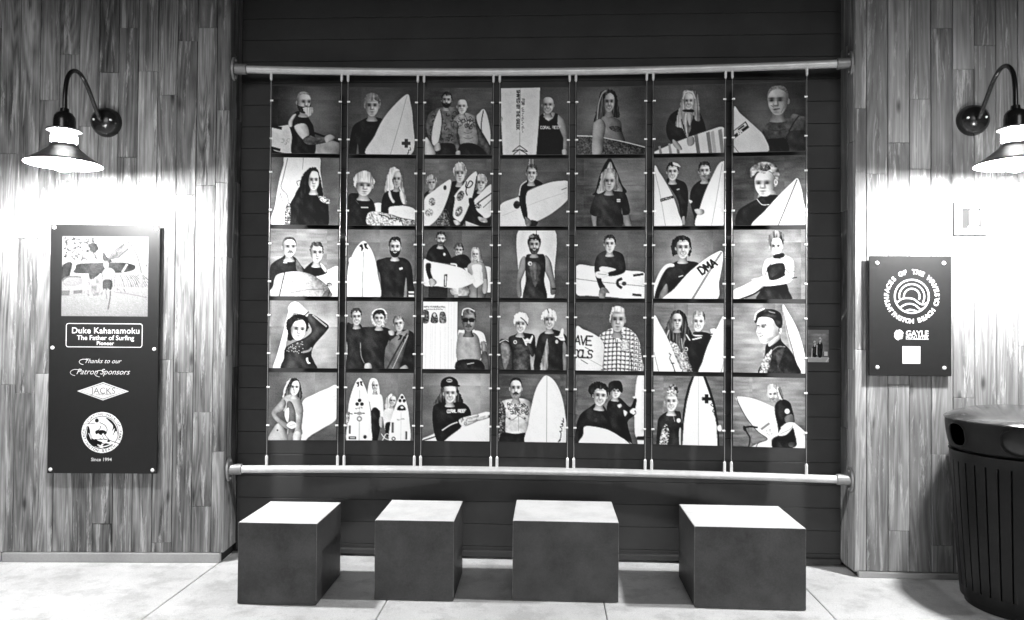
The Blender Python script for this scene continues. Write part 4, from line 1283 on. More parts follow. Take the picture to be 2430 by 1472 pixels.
PW, PH = 0.441, 0.441
COLX = [-0.095 + 0.4957 * (c - 3) for c in range(7)]
ROWTOP = [3.072 - 0.4655 * k for k in range(5)]
panel_me = MB().box(-PW / 2, PW / 2, -0.0035, 0.0035, 0, PH).mesh('panel', bevel=0.0008)
clamp_me = MB().cyl((-0.010, 0, 0), (0.010, 0, 0), 0.0068, 0.0068, 10).mesh('clamp', bevel=0.0015)
clamp_me.materials.append(M['steel'])
panel_me.materials.append(M['board_edge'])
ROWN = ('top', 'second', 'middle', 'fourth', 'bottom')
for ri in range(5):
    for ci in range(7):
        lab, fn = PRINTS[ri][ci]
        A[:] = 0.3
        fn(random.Random(100 + ri * 10 + ci))
        x = COLX[ci]
        t = thing('portrait_print', (x, rail_y(x) - 0.004, ROWTOP[ri] - PH), lab, 'photograph', 'square portraits hung on the cables', rail_slope(x))
        obj('panel', panel_me, None, t)
        sheet('photograph', finish(), PW - 0.004, PH - 0.004, t, (0, -0.0046, PH / 2))
        for sx in (-1, 1):
            for zf in (0.22, 0.78):
                c = obj('clamp', clamp_me, None, t)
                c.location = (sx * (PW / 2 + 0.0005), -0.003, zf * PH)

ORD = ('first', 'second', 'third', 'fourth', 'fifth', 'sixth', 'seventh')
wire_me = MB().cyl((0, 0, Z_BOT + 0.02), (0, 0, Z_TOP - 0.02), 0.0019, 0.0019, 8, cap=False).mesh('wire', smooth=True)
fit_t = MB().cyl((0, 0, Z_TOP - 0.022), (0, 0, Z_TOP - 0.060), 0.0085, 0.0085, 14).cyl((0, 0, Z_TOP - 0.060), (0, 0, Z_TOP - 0.070), 0.0085, 0.004, 14).mesh('top_fitting', smooth=True)
fit_b = MB().cyl((0, 0, Z_BOT + 0.022), (0, 0, Z_BOT + 0.082), 0.009, 0.009, 14).cyl((0, 0, Z_BOT + 0.082), (0, 0, Z_BOT + 0.092), 0.009, 0.004, 14).mesh('bottom_fitting', smooth=True)
for ci in range(7):
    for sx, side in ((-1, 'left'), (1, 'right')):
        a = rail_slope(COLX[ci])
        x = COLX[ci] + sx * 0.2275 * math.cos(a)
        y = rail_y(COLX[ci]) + sx * 0.2275 * math.sin(a) - 0.004
        t = thing('hanging_cable', (x, y, 0), f'thin steel cable along the {side} edge of the {ORD[ci]} portrait column from the left', 'cable', 'cables between the pipe rails')
        for nm, me, mat in (('wire', wire_me, M['wire']), ('top_fitting', fit_t, M['steel']), ('bottom_fitting', fit_b, M['steel'])):
            obj(nm, me, mat, t)

# ---------------------------------------------------------------- gooseneck lamps
def gooseneck(loc, rz, label):
    t = thing('wall_lamp', loc, label, 'lamp', 'gooseneck lamps on the board walls', rz)
    D = -0.55                                        # how far the shade hangs out from the wall
    mb = MB().lathe([(0.001, 0.085), (0.035, 0.082), (0.066, 0.068), (0.086, 0.042), (0.094, 0.014), (0.094, 0.0), (0.001, 0.0)], n=32)
    mb.v = [(x, -z, y) for x, y, z in mb.v]
    base = mb.build('wall_plate', M['lamp_black'], t, smooth=True)
    for s in (-1, 1):
        MB().cyl((s * 0.05, -0.072, 0.0), (s * 0.05, -0.082, 0.0), 0.008, 0.006, 8).build('screw', M['steel'], base)
    path = curve([(-0.07, -0.012), (-0.115, 0.002), (-0.19, 0.065), (-0.28, 0.145), (-0.37, 0.190), (-0.455, 0.182), (-0.52, 0.125), (-0.546, 0.035), (D, -0.085)], False, 6)
    MB().tube([(0, y, z) for y, z in path], 0.0125, 14).build('arm', M['lamp_black'], t, smooth=True)
    c = (0, D, 0)
    MB().lathe([(0.001, -0.066), (0.022, -0.066), (0.024, -0.084), (0.042, -0.094), (0.053, -0.112), (0.056, -0.135), (0.056, -0.188), (0.046, -0.188), (0.046, -0.12), (0.001, -0.12)], c, 32).build('socket_cup', M['lamp_black'], t, smooth=True)
    MB().lathe([(0.048, -0.186), (0.090, -0.186), (0.093, -0.190), (0.090, -0.195), (0.048, -0.195)], c, 40, closed=True).build('collar_ring', M['shade_out'], t, smooth=True)
    prof = []
    for k in range(25):                              # ribbed glass jar
        zz = -0.196 - 0.084 * k / 24.0
        prof.append((0.061 + 0.003 * math.cos(k * math.pi / 2.0) + 0.006 * math.sin(math.pi * k / 24), zz))
    MB().lathe(prof, c, 40).build('glass_jar', M['glass'], t, smooth=True)
    outer = [(0.050, -0.268), (0.070, -0.270), (0.074, -0.284), (0.084, -0.296), (0.125, -0.330), (0.172, -0.362), (0.197, -0.379), (0.199, -0.383)]
    inner = [(0.1965, -0.384), (0.171, -0.3665), (0.1235, -0.3345), (0.082, -0.3005), (0.071, -0.288), (0.050, -0.274)]
    MB().lathe(outer, c, 56).build('shade', M['shade_out'], t, smooth=True)
    MB().lathe(inner, c, 56).build('shade_lining', M['shade_in'], t, smooth=True)
    MB().lathe([(0.199, -0.383), (0.200, -0.3845), (0.1965, -0.384)], c, 56).build('shade_rim', M['lamp_black'], t, smooth=True)
    neck = [(0.001, -0.205), (0.024, -0.208), (0.030, -0.222), (0.030, -0.26), (0.031, -0.278)]
    bulb = [(0.031, -0.279), (0.033, -0.296), (0.040, -0.318), (0.052, -0.345), (0.060, -0.368), (0.060, -0.384), (0.054, -0.400), (0.038, -0.416), (0.016, -0.424), (0.001, -0.4255)]
    MB().lathe(bulb, c, 28).build('bulb', M['bulb'], t, smooth=True)
    MB().lathe(neck, c, 28).build('bulb_neck', M['bulb_neck'], t, smooth=True)
    return t


LW_A = math.atan2(0.085, 1.411)


def at_left(px, py, off=0.0):
    """point on the left board wall, off metres in front of it; returns wall-local (x, z)"""
    d = CAM_ROT @ Vector(((px - IMG_W / 2) / F_PX, -(py - IMG_H / 2) / F_PX, -1.0))
    n = Vector((math.sin(LW_A), -math.cos(LW_A), 0))
    p0 = Vector((LX, FRONT_Y, 0)) + n * off
    q = CAM_POS + d * ((p0 - CAM_POS).dot(n) / d.dot(n))
    return q


gooseneck(at_left(255, 292, 0.003), LW_A + R_(5.3), 'black gooseneck wall lamp with wide shade above the tall plaque')
gooseneck(at(2306, 287, Y=FRONT_Y - 0.003), R_(-7.7), 'black gooseneck wall lamp above the bin, cut off by the photo edge')


# ---------------------------------------------------------------- lettering
def text_mesh(s, width=None, height=None, shear=0.0, bold=0.0, space=1.0, extrude=0.0006):
    cu = bpy.data.curves.new('lettering', 'FONT')
    cu.body = s
    cu.size = 1.0
    cu.shear = shear
    cu.offset = bold
    cu.space_character = space
    cu.resolution_u = 3
    o = bpy.data.objects.new('lettering', cu)
    COL.objects.link(o)
    dg = bpy.context.evaluated_depsgraph_get()
    me = bpy.data.meshes.new_from_object(o.evaluated_get(dg))
    bpy.data.objects.remove(o)
    bpy.data.curves.remove(cu)
    co = np.empty(len(me.vertices) * 3, np.float32)
    me.vertices.foreach_get('co', co)
    co = co.reshape(-1, 3)
    lo, hi = co.min(0), co.max(0)
    k = width / (hi[0] - lo[0]) if width else height / 0.72
    co = (co - [(lo[0] + hi[0]) / 2, 0.34, 0]) * k
    out = [(float(p[0]), 0.0, float(p[1])) for p in co]
    fs = [tuple(p.vertices) for p in me.polygons]
    bpy.data.meshes.remove(me)
    return out, fs


def lettering(name, s, x, z, y, parent, mat, width=None, height=None, **kw):
    vs, fs = text_mesh(s, width, height, **kw)
    mb = MB().add([(px + x, y, pz + z) for px, _, pz in vs], fs)
    return tag(mb.build(name, mat, parent, fix=False), kind='stuff')


def ring_text(mb, s, cx, cz, r, a0, a1, h, inward=False, y=0.0, bold=0.02):
    n = len(s)
    for i, ch in enumerate(s):
        if ch == ' ':
            continue
        a = a0 + (a1 - a0) * i / (n - 1)
        vs, fs = text_mesh(ch, None, h, bold=bold)
        rot = a + math.pi / 2 if inward else a - math.pi / 2
        c, sn = math.cos(rot), math.sin(rot)
        mb.add([(cx + r * math.cos(a) + px * c - pz * sn, y, cz + r * math.sin(a) + px * sn + pz * c) for px, _, pz in vs], fs)


def screw(parent, x, z, y):
    s = MB().lathe([(0.0005, 0.006), (0.008, 0.0055), (0.0115, 0.003), (0.012, 0.0)], n=14)
    s.v = [(x + a, y - c, z + b2) for a, b2, c in s.v]
    s.build('screw', M['steel'], parent, smooth=True)


def standoff(parent, x, z, y0, y1):
    MB().cyl((x, y0, z), (x, y1, z), 0.009, 0.009, 10).build('standoff', M['steel'], parent)


# ---------------------------------------------------------------- tall plaque on the left wall
OFF = 0.026
ptl, pbr, pbl = at_left(122, 533, OFF), at_left(371, 1126, OFF), at_left(113, 1121, OFF)
ptr = at_left(382, 535, OFF)
pw = ((ptr - ptl).length + (pbr - pbl).length) / 2
ph = ((ptl.z - pbl.z) + (ptr.z - pbr.z)) / 2
pc = (ptl + ptr + pbl + pbr) / 4
pq = thing('tall_plaque', (pc.x, pc.y, pc.z - ph / 2), 'tall black plaque with a beach photo, white lettering and a round seal', 'plaque', None, LW_A)
MB().box(-pw / 2, pw / 2, -0.004, 0.004, 0, ph).build('plate', M['plaque'], pq, bevel=0.0015)
YP = -0.0052


def U(u, v):
    return ((u - 0.5) * pw, (1 - v) * ph)


bg(.98, .95, 50, 50, .02, .02, 2)
rr = random.Random(77)
for _ in range(150):
    x, y = rr.uniform(1, 40), rr.uniform(2, 30)
    if y < 32 - abs(x - 22) * .25:
        E_(x, y, rr.uniform(.8, 2.2), rr.uniform(.5, 1.3), rr.choice((.4, .5, .6, .93)), rr.uniform(0, 3))
P('30,10 38,9 42,16 36,20 32,15', .45); P('48,20 52,26 58,31 52,33 47,28', .42)
for k in range(16):                                  # palm fronds
    L([(52 + k * .9, 30 - k * .2), (60 + k * 1.6, 18 - k * .6), (72 + k * .6, 8 - k * .2)], .6, rr.choice((.4, .55, .65)))
for k in range(18):
    x = 56 + k * 2.2
    L([(x, 48), (x + 2 + k * .3, 55), (x + 3 + k * .5, 63)], .7, rr.choice((.45, .6, .7)))
for k in range(60):
    x, y = rr.uniform(58, 99), rr.uniform(4, 80)
    L([(x, y), (x + rr.uniform(-2, 3), y + rr.uniform(1, 4))], .6, rr.uniform(.45, .8))
P('66,2 76,8 86,22 92,45 94,62 90,62 88,44 82,24 72,10', .86); L('66,2 76,8 86,22 92,45', .8, .5)
P('0,39 6,33 12,34 10,46 8,52 0,54', .4); P('1,55 8,50 20,50 24,58 14,62 3,61', .9); L('1,56 8,51 22,51', .8, .35); Q('0,68 10,68 9,74 0,74', .72); Q('14,68 24,67 24,71 14,72', .7)
P('32,46 44,46 34,54', .4); P('34,58 42,50 46,64 38,76', .88, n=.3)
for k in range(26):
    x, y = rr.uniform(30, 48), rr.uniform(50, 76)
    L([(x, y), (x + rr.uniform(-1, 1), y + 3)], .6, .7)
Q('0,76 40,74 60,71 100,80 101,101 0,101', .985); L('60,69 80,72 98,76', .8, .75)
P('16,40 20,34.5 48,33 70,32.5 82,35 85,38 82,42 70,45 48,46 16,46', .42, n=.08); L('70,44 75,35', 2.4, .95)
P('50,40 54,39 60,42 62,50 61,62 59,60 59,52 48,54 46,48', .96); L('47,48 47,56', 2, .92); L('60,44 62,54 60,64', 2, .92); L('46.5,44 47,54', .5, .5); L('61.8,46 61,62', .5, .5); L('50,48 57,46', .5, .6)
E_(51, 35.5, 3, 4.6, .97); L('49,31.5 53,31.5', 1.4, .7); L('50,35 52.5,36', .8, .4)
P('48,55 57,54.5 58,65 54,67 53,64 52,67 48,66', .5); L('50,66 52,74 53,88', 2.2, .96); L('54,66 56,74 54,90', 2, .96); L('51,67 52.6,78', .5, .55); L('56.5,68 56,78 54,91', .8, .4)
sheet('beach_photo', finish(0.42), 0.790 * pw, 0.321 * ph, pq, (U(0.502, 0)[0], YP, U(0, 0.2085)[1]))

x0, z0 = U(0.155, 0.399)
x1, z1 = U(0.850, 0.493)
rad, cor = 0.014, []
for cx_, cz_, a0 in ((x1 - rad, z0 - rad, 0), (x0 + rad, z0 - rad, 1), (x0 + rad, z1 + rad, 2), (x1 - rad, z1 + rad, 3)):
    cor += [(cx_ + rad * math.cos((a0 + k / 6) * math.pi / 2), cz_ + rad * math.sin((a0 + k / 6) * math.pi / 2)) for k in range(7)]
MB().ribbon(cor, 0.0042, YP, closed=True).build('name_border', M['white_ink'], pq, fix=False)
for s, u, v, wd, kw in (('Duke Kahanamoku', .516, .4265, .616, dict(bold=.010, space=1.05)), ('The Father of Surfing', .515, .4555, .523, dict(bold=.010)), ('Pioneer', .515, .4775, .158, dict(bold=.012)),
                        ('Thanks to our', .50, .549, .33, dict(shear=.42, bold=-.004)), ('Patron Sponsors', .50, .592, .49, dict(shear=.42, bold=-.004)), ('Since 1994', .495, .944, .188, dict(bold=.015))):
    lettering('lettering', s, *U(u, v), YP, pq, M['white_ink'], width=wd * pw, **kw)
for (u, v, sc) in ((.31, .553, 1.0), (.235, .596, 1.15), (.46, .600, 1.2)):      # swash strokes of the script capitals
    cx_, cz_ = U(u, v)
    MB().ribbon([(cx_ + sc * (0.030 * math.cos(a) + 0.008), cz_ + sc * 0.017 * math.sin(a)) for a in np.linspace(0.5, 4.6, 18)], 0.0032, YP).build('swash', M['white_ink'], pq, fix=False)
dcx, dcz = U(.5, .6705)
hw, hh = .237 * pw, .0365 * ph
dia = MB().flat([(dcx - hw, dcz), (dcx, dcz - hh), (dcx + hw, dcz), (dcx, dcz + hh)], YP).build('diamond_badge', M['white_ink'], pq, fix=False)
q_ = 0.86
MB().ribbon([(dcx - hw * q_, dcz), (dcx, dcz - hh * q_), (dcx + hw * q_, dcz), (dcx, dcz + hh * q_)], 0.0042, YP - 0.0006, closed=True).build('badge_line', M['black_ink'], dia, fix=False)
lettering('lettering', 'JACKS', dcx, dcz + 0.004, YP - 0.0006, dia, M['grey_ink'], width=hw * 0.95)
lettering('lettering', 'SURFBOARDS', dcx + 0.006, dcz - 0.020, YP - 0.0006, dia, M['black_ink'], width=hw * 0.60)

# round seal: a surfer on a wave inside a lettered ring
A[:] = .95
KEEP = (np.hypot(GX - 50, GY - 50) < 50)
E_(50, 50, 40, 40, .05); E_(50, 50, 38.6, 38.6, .95)
P('14,40 18,36 26,60 36,66 46,64 52,70 44,84 26,80 14,64', .05); L('22,44 24,60 32,66', 2, .95); L('18,52 24,66', 1.6, .95); P('26,72 40,74 36,84 26,80', .05)
P('50,84 58,76 68,74 78,76 70,82 60,88', .05); L('40,80 56,84 72,78', 2.4, .95); L('36,84 52,90', 1.4, .05); L('46,76 62,78', 1.2, .05)
P('58,14 72,20 84,36 88,56 84,46 78,52 80,40 74,46 76,34 66,22', .05); L('82,46 76,56', 1.4, .05)
E_(37, 21, 4.6, 5.4, .05); L('36,30 24,32 8,31', 4.4, .95); L('36,27 22,29 6,30', 1.2, .05); P('32,28 42,26 52,34 52,46 44,48 38,40', .97); L('44,26 56,32 62,42 60,52', 1.6, .05); L('46,34 44,42 34,47', 1.6, .05); P('34,48 46,44 58,46 60,54 48,56 42,54 36,54', .05)
L('40,54 46,60 40,66', 4, .96); L('52,54 58,62 66,70', 4.4, .96); L('55,53 62,62 68,68', 1.2, .05); L('50,56 54,64 62,72', 1, .05)
P('38,68 56,68 78,74 97,80 72,78 54,74', .96); L('36,67 56,66 78,72 97,79', 1.4, .05); E_(66, 71, 3.4, 2.2, .05)
KEEP = None
seal = finish()
gy_, gx_ = np.mgrid[0:NP, 0:NP]
kp = np.hypot(gx_ - (NP - 1) / 2, gy_ - (NP - 1) / 2) < NP / 2 - .2
scx, scz = U(.497, .836)
sr = .188 * pw
so = sheet('round_seal', seal, 2 * sr, 2 * sr, pq, (scx, YP, scz), keep=kp)
mb = MB()
ring_text(mb, 'SURFING WALK OF FAME', 0, 0, sr * .895, R_(142), R_(-22), sr * .12)
ring_text(mb, 'HUNTINGTON BEACH', 0, 0, sr * .895, R_(172), R_(312), sr * .12, inward=True)
mb.v = [(x, -0.0006, z) for x, y, z in mb.v]
tag(mb.build('ring_lettering', M['black_ink'], so, fix=False), kind='stuff')
for u, v in ((.030, .012), (.965, .014), (.030, .497), (.962, .500), (.030, .985), (.962, .986)):
    sx_, sz_ = U(u, v)
    screw(pq, sx_, sz_, -0.004)
    standoff(pq, sx_, sz_, 0.004, OFF + 0.002)

# ---------------------------------------------------------------- small plaque on the right wall
OFR = 0.032
a_, b_ = at(2062, 608, Y=FRONT_Y - OFR), at(2257.5, 893, Y=FRONT_Y - OFR)
rw_, rh_ = b_.x - a_.x, a_.z - b_.z
rp = thing('small_plaque', ((a_.x + b_.x) / 2, FRONT_Y - OFR, b_.z), 'small black plaque with a white wave emblem ringed by lettering', 'plaque')
MB().box(-rw_ / 2, rw_ / 2, -0.004, 0.004, 0, rh_).build('plate', M['plaque'], rp, bevel=0.0015)
ecx, ecz = (.5175 - .5) * rw_, (1 - .337) * rh_
mb = MB()
ring_text(mb, 'FACES OF THE WAVES', ecx, ecz, .308 * rw_, R_(176), R_(4), .055 * rw_, y=YP, bold=.05)
ring_text(mb, 'HUNTINGTON BEACH CA', ecx, ecz, .308 * rw_, R_(187), R_(352), .055 * rw_, inward=True, y=YP, bold=.05)
tag(mb.build('ring_lettering', M['white_ink'], rp, fix=False), kind='stuff')
k_ = rw_ / 628.0
wv = MB()


def arc(r, a0, a1, n=40):
    return [(ecx + r * k_ * math.cos(R_(a)), ecz + r * k_ * math.sin(R_(a))) for a in np.linspace(a0, a1, n)]


wv.ribbon(arc(130, 0, 351, 60), 12.5 * k_, YP, closed=True)
wv.ribbon(arc(96, -30, 190), 12 * k_, YP)
wv.ribbon(arc(60, -25, 188), 12 * k_, YP)
for q in ([(-118, -52), (-75, -20), (-30, -14), (15, -22), (55, -52), (85, -62), (122, -46)], [(-95, -92), (-55, -66), (-15, -58), (25, -68), (62, -98), (92, -92)], [(-55, -118), (-15, -104), (25, -112), (45, -124)]):
    wv.ribbon(curve([(ecx + x * k_, ecz + z * k_) for x, z in q], False, 6), 12 * k_, YP - 0.0004)
wv.build('wave_emblem', M['white_ink'], rp, fix=False)


def RP(zx, zy):
    return ((zx - 894) * k_, (1390 - zy) / 913.0 * rh_)


rg_ = random.Random(3)
bx_, bz_ = RP(808, 1078)
MB().flat([(bx_ + k_ * (36 + rg_.uniform(-6, 6)) * math.cos(a), bz_ + k_ * (40 + rg_.uniform(-6, 6)) * math.sin(a)) for a in np.linspace(0, 6.1, 24)], YP).build('round_mark', M['white_ink'], rp, fix=False)
MB().ribbon([(bx_ + k_ * (12 + 20 * math.cos(a)), bz_ + k_ * (-6 + 22 * math.sin(a))) for a in np.linspace(-1.8, 1.6, 12)], 5 * k_, YP - 0.0005).build('mark_line', M['black_ink'], rp, fix=False)
lettering('lettering', 'GAYLE', *RP(946, 1066), YP, rp, M['white_ink'], width=172 * k_, bold=.03)
lettering('lettering', 'McALLISTER', *RP(946, 1097), YP, rp, M['white_ink'], width=172 * k_, bold=.02)
p0, p1 = RP(860, 1112), RP(1033, 1112)
MB().ribbon([p0, p1], 3.5 * k_, YP).build('underline', M['white_ink'], rp, fix=False)
p0, p1 = RP(833, 1298), RP(970, 1165)
MB().flat([(p0[0], p0[1]), (p1[0], p0[1]), (p1[0], p1[1]), (p0[0], p1[1])], YP).build('blank_square', M['white_ink'], rp, fix=False)
for zx, zy in ((640, 530), (1150, 530), (642, 1328), (1152, 1328)):
    sx_, sz_ = RP(zx, zy)
    screw(rp, sx_, sz_, -0.004)
    standoff(rp, sx_, sz_, 0.004, OFR - 0.002)

# ---------------------------------------------------------------- switch plate and small card
a_, b_ = at(2263, 482, Y=FRONT_Y), at(2339, 558, Y=FRONT_Y)
s_ = b_.x - a_.x
swp = thing('wall_switch', ((a_.x + b_.x) / 2, FRONT_Y - 0.003, b_.z), 'square white switch plate on the pale boards above the small plaque', 'switch')
h_ = a_.z - b_.z
MB().box(-s_ / 2 - 0.004, s_ / 2 + 0.004, -0.004, 0.002, -0.004, h_ + 0.004).build('shadow_outline', M['backing'], swp)  # black sheet, draws a shadow line around the plate
MB().box(-.395 * s_, .395 * s_, -0.0112, -0.009, h_ * .105, h_ * .895).build('shadow_gap', M['backing'], swp)  # black sheet, draws the shadow around the inner frame
MB().box(-s_ / 2, s_ / 2, -0.010, 0.002, 0, h_).build('cover_plate', M['switch'], swp, bevel=0.004, seg=2)
mb = MB()
for r0, r1, yf in ((.37, .31, -0.020),):
    for x0, x1, z0, z1 in ((-r0, r0, -r0, -r1), (-r0, r0, r1, r0), (-r0, -r1, -r1, r1), (r1, r0, -r1, r1)):
        mb.box(x0 * s_, x1 * s_, yf, -0.009, h_ / 2 + z0 * h_, h_ / 2 + z1 * h_)
mb.build('inner_frame', M['switch'], swp)
MB().box(-.06 * s_, .22 * s_, -0.024, -0.009, h_ * .28, h_ * .76).build('rocker', M['switch'], swp, bevel=0.003)
MB().box(-.10 * s_, .26 * s_, -0.017, -0.009, h_ * .20, h_ * .27).build('latch', M['switch_grey'], swp, bevel=0.002)

a_, b_ = at(1917, 783, Y=RECESS_Y - 0.008), at(1966.5, 860, Y=RECESS_Y - 0.008)
cw_, chh = b_.x - a_.x, a_.z - b_.z
bg(.42, .3, 50, 20, .08, .08, 6)
Q('0,0 100,0 100,12 0,12', .36); Q('0,84 100,84 100,101 0,101', .5)
for x, y, s in ((33, 42, 1.0), (58, 32, 1.15)):
    P([(x - 11 * s, y + 14), (x, y + 5), (x + 11 * s, y + 14), (x + 10 * s, y + 36), (x + 6 * s, 84), (x - 6 * s, 84), (x - 10 * s, y + 36)], .08)
    L([(x - 12 * s, y + 16), (x - 14 * s, y + 44)], 3, .62)
    head(x, y, 5.5 * s, 6.5 * s, .62, .5, 'mop')
Q('78,67 94,67 94,80 78,80', .6)
cd = thing('photo_card', ((a_.x + b_.x) / 2, RECESS_Y - 0.0075, b_.z), 'small dim photo card of two standing figures taped to the dark siding', 'card')
sheet('card_print', finish(1.35), cw_, chh, cd, (0, -0.0012, chh / 2))
MB().box(-cw_ / 2 - 0.002, cw_ / 2 + 0.002, -0.0005, 0.0012, -0.002, chh + 0.002).build('card_back', M['board_edge'], cd)
MB().flat([(cw_ * .34, 0.004), (cw_ * .40, 0.0), (cw_ * .52, chh * .12), (cw_ * .47, chh * .14)], -0.0026).build('tape', M['white_ink'], cd, fix=False)

# ---------------------------------------------------------------- concrete stools
def stool(x0, x1, y0, y1, h, seed, label):
    rg = random.Random(seed)
    t = [0, .004, .012, .05, .12, .22, .34, .46, .58, .70, .80, .89, .95, .988, .996, 1]
    w, d = x1 - x0, y1 - y0
    ax = [[(q - .5) * w for q in t], [(q - .5) * d for q in t], [q * h for q in t]]
    n = len(t)
    chips = [(rg.choice((0, 1)), rg.uniform(-1, 1) * w / 2, rg.uniform(.010, .024), rg.uniform(.006, .014)) for _ in range(5)]
    bm = bmesh.new()
    vid = {}

    def V(i, j, k):
        if (i, j, k) in vid:
            return vid[(i, j, k)]
        p = Vector((ax[0][i], ax[1][j], ax[2][k]))
        edge = [q for q, m_ in ((0, i), (1, j), (2, k)) if m_ in (0, n - 1)]
        if len(edge) >= 2:                            # worn arris, chipped here and there
            r = .0022 + .0016 * abs(mnoise.noise(p * 40 + Vector((seed, 0, 0))))
            if k == n - 1:
                for side, cx_, cwid, dep in chips:
                    if j == 0 and side == 0 and abs(p.x - cx_) < cwid:
                        r += dep * .55
            for q in edge:
                sg = -1 if (i, j, k)[q] == n - 1 else 1
                p[q] += sg * r
        elif len(edge) == 1:
            sg = -1 if (i, j, k)[edge[0]] == n - 1 else 1
            p[edge[0]] += sg * .0012 * mnoise.noise(p * 6 + Vector((seed * 3.1, 0, 0)))
        vid[(i, j, k)] = bm.verts.new(p)
        return vid[(i, j, k)]
    m_ = n - 1
    for a in range(m_):
        for b2 in range(m_):
            for f in (((a, b2, 0), (a, b2 + 1, 0), (a + 1, b2 + 1, 0), (a + 1, b2, 0)), ((a, b2, m_), (a + 1, b2, m_), (a + 1, b2 + 1, m_), (a, b2 + 1, m_)),
                      ((a, 0, b2), (a + 1, 0, b2), (a + 1, 0, b2 + 1), (a, 0, b2 + 1)), ((a, m_, b2), (a, m_, b2 + 1), (a + 1, m_, b2 + 1), (a + 1, m_, b2)),
                      ((0, a, b2), (0, a, b2 + 1), (0, a + 1, b2 + 1), (0, a + 1, b2)), ((m_, a, b2), (m_, a + 1, b2), (m_, a + 1, b2 + 1), (m_, a, b2 + 1))):
                bm.faces.new([V(*q) for q in f])
    me = bpy.data.meshes.new('stool')
    bm.to_mesh(me)
    bm.free()
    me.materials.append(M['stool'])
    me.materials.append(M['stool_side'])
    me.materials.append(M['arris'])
    for p in me.polygons:                             # shade put into the side colour, lamp light into the top's; worn arrises
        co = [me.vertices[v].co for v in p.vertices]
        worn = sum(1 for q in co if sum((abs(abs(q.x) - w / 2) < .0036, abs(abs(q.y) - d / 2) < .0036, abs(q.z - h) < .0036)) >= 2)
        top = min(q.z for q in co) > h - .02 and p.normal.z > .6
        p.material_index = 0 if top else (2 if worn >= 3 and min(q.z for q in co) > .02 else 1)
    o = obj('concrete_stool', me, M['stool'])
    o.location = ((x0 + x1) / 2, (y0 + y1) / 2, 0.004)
    o.rotation_euler = (0, 0, R_(rg.uniform(-.5, .5)))
    return tag(o, label, 'stool', 'concrete block stools')


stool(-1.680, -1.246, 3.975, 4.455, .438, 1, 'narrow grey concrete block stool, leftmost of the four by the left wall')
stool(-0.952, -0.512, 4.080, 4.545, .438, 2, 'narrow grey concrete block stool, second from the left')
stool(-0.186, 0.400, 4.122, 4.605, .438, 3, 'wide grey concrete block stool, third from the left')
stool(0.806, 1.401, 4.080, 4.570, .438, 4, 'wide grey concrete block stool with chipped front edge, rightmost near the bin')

# ---------------------------------------------------------------- litter bin
BX, BY = 2.62, 4.215
bn = thing('litter_bin', (BX, BY, 0), 'black slatted round litter bin with dished lid at the right edge', 'bin')
rt, rb, zt, zb = .352, .300, .850, .045


def br(z):
    return rb + (rt - rb) * ((z - zb) / (zt - zb)) ** .85


MB().lathe([(.001, 0.0), (rb - .05, 0.0), (rb - .045, .06), (rt - .045, zt - .02), (.001, zt - .02)], n=48).build('liner', M['backing'], bn, smooth=True)
NS = 36
for k in range(NS):
    a0, a1 = 2 * math.pi * k / NS, 2 * math.pi * (k + 1) / NS
    g = .013
    zz = np.linspace(zb + .05, zt - .05, 7)
    mb = MB()
    for (ra, flip) in ((0.0, 0), (-.010, 1)):
        vs = [((br(z) + ra) * math.cos(a0 + g + (a1 - a0 - 2 * g) * i / 5), (br(z) + ra) * math.sin(a0 + g + (a1 - a0 - 2 * g) * i / 5), z) for z in zz for i in range(6)]
        mb.add(vs, [(r * 6 + i, r * 6 + i + 1, r * 6 + i + 7, r * 6 + i + 6) for r in range(6) for i in range(5)])
    o0 = 42
    rim = [i for i in range(6)] + [r * 6 + 5 for r in range(1, 7)] + [36 + i for i in range(4, -1, -1)] + [r * 6 for r in range(5, 0, -1)]
    mb.f += [(a, b2, b2 + o0, a + o0) for a, b2 in zip(rim, rim[1:] + rim[:1])]
    mb.build('slat', M['can'], bn, smooth=True)
MB().lathe([(br(zb) - .012, zb), (br(zb) + .001, zb), (br(zb + .056) + .001, zb + .056), (br(zb + .056) - .012, zb + .056)], n=64, closed=True).build('bottom_band', M['can'], bn, smooth=True)
MB().lathe([(br(zt - .056) - .012, zt - .056), (br(zt - .056) + .001, zt - .056), (rt + .002, zt - .006), (rt + .006, zt), (rt - .012, zt)], n=64, closed=True).build('top_band', M['can'], bn, smooth=True)
MB().lathe([(.0, 0.006), (rb - .02, 0.006), (rb - .02, .046), (.0, .046)], n=48).build('foot', M['can'], bn, smooth=True)
lid = bpy.data.objects.new('lid', None)
COL.objects.link(lid)
lid.parent = bn
z0, z1 = .862, 1.030


def lr(z):
    u = (z - z0) / (z1 - z0)
    return .352 + .022 * math.sin(min(1, u * 1.15) * math.pi / 2)


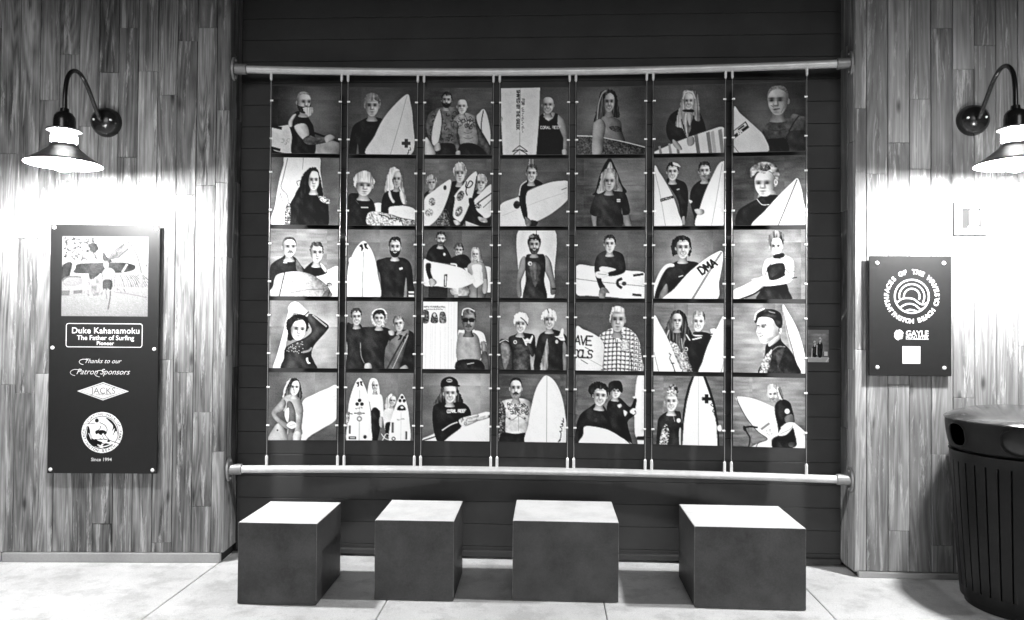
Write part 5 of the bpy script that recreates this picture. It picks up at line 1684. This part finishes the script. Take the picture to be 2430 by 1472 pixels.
HOLES = ((R_(183), R_(10.5), .062), (R_(243), R_(20), .074))
na, nz_ = 288, 36
vs = [(lr(z0 + (z1 - z0) * j / nz_) * math.cos(2 * math.pi * i / na), lr(z0 + (z1 - z0) * j / nz_) * math.sin(2 * math.pi * i / na), z0 + (z1 - z0) * j / nz_) for j in range(nz_ + 1) for i in range(na)]
fs = []
zm = (z0 + z1) / 2
for j in range(nz_):
    for i in range(na):
        a = 2 * math.pi * (i + .5) / na
        z = z0 + (z1 - z0) * (j + .5) / nz_
        if any(abs((a - ha) / hw_) ** 2.6 + abs((z - zm) / hz_) ** 2.6 < 1 for ha, hw_, hz_ in HOLES):
            continue
        fs.append((j * na + i, j * na + (i + 1) % na, (j + 1) * na + (i + 1) % na, (j + 1) * na + i))
MB().add(vs, fs).build('lid_band', M['can'], lid, smooth=True)
for ha, hw_, hz_ in HOLES:
    ring = []
    for k in range(48):
        th = 2 * math.pi * k / 48
        c, s = math.cos(th), math.sin(th)
        a = ha + hw_ * 1.02 * math.copysign(abs(c) ** (2 / 2.6), c)
        z = zm + hz_ * 1.02 * math.copysign(abs(s) ** (2 / 2.6), s)
        ring.append((lr(z) * math.cos(a), lr(z) * math.sin(a), z))
    MB().tube(ring + ring[:1], .0045, 8, cap=False).build('opening_rim', M['can'], lid, smooth=True)
ha, hw_, _ = HOLES[1]
mb = MB()
vs = [((.338 + .010 * math.sin(math.pi * j / 10)) * math.cos(ha + hw_ * 1.3 * (i / 8 - 1)), (.338 + .010 * math.sin(math.pi * j / 10)) * math.sin(ha + hw_ * 1.3 * (i / 8 - 1)), z0 + (z1 - z0) * j / 10) for j in range(11) for i in range(17)]
mb.add(vs, [(j * 17 + i, j * 17 + i + 1, j * 17 + i + 18, j * 17 + i + 17) for j in range(10) for i in range(16)])
mb.build('flap', M['can_lid'], lid, smooth=True)
MB().lathe([(.001, .070), (.06, .0695), (.16, .064), (.26, .049), (.335, .026), (.372, .007), (.381, .0), (.380, -.006), (.366, -.006)], (0, 0, z1), 72).build('lid_top', M['can_lid'], lid, smooth=True)
MB().lathe([(.28, .84), (.352, .862), (.356, .866), (.28, .868)], n=64, closed=True).build('lid_seat', M['can'], lid, smooth=True)
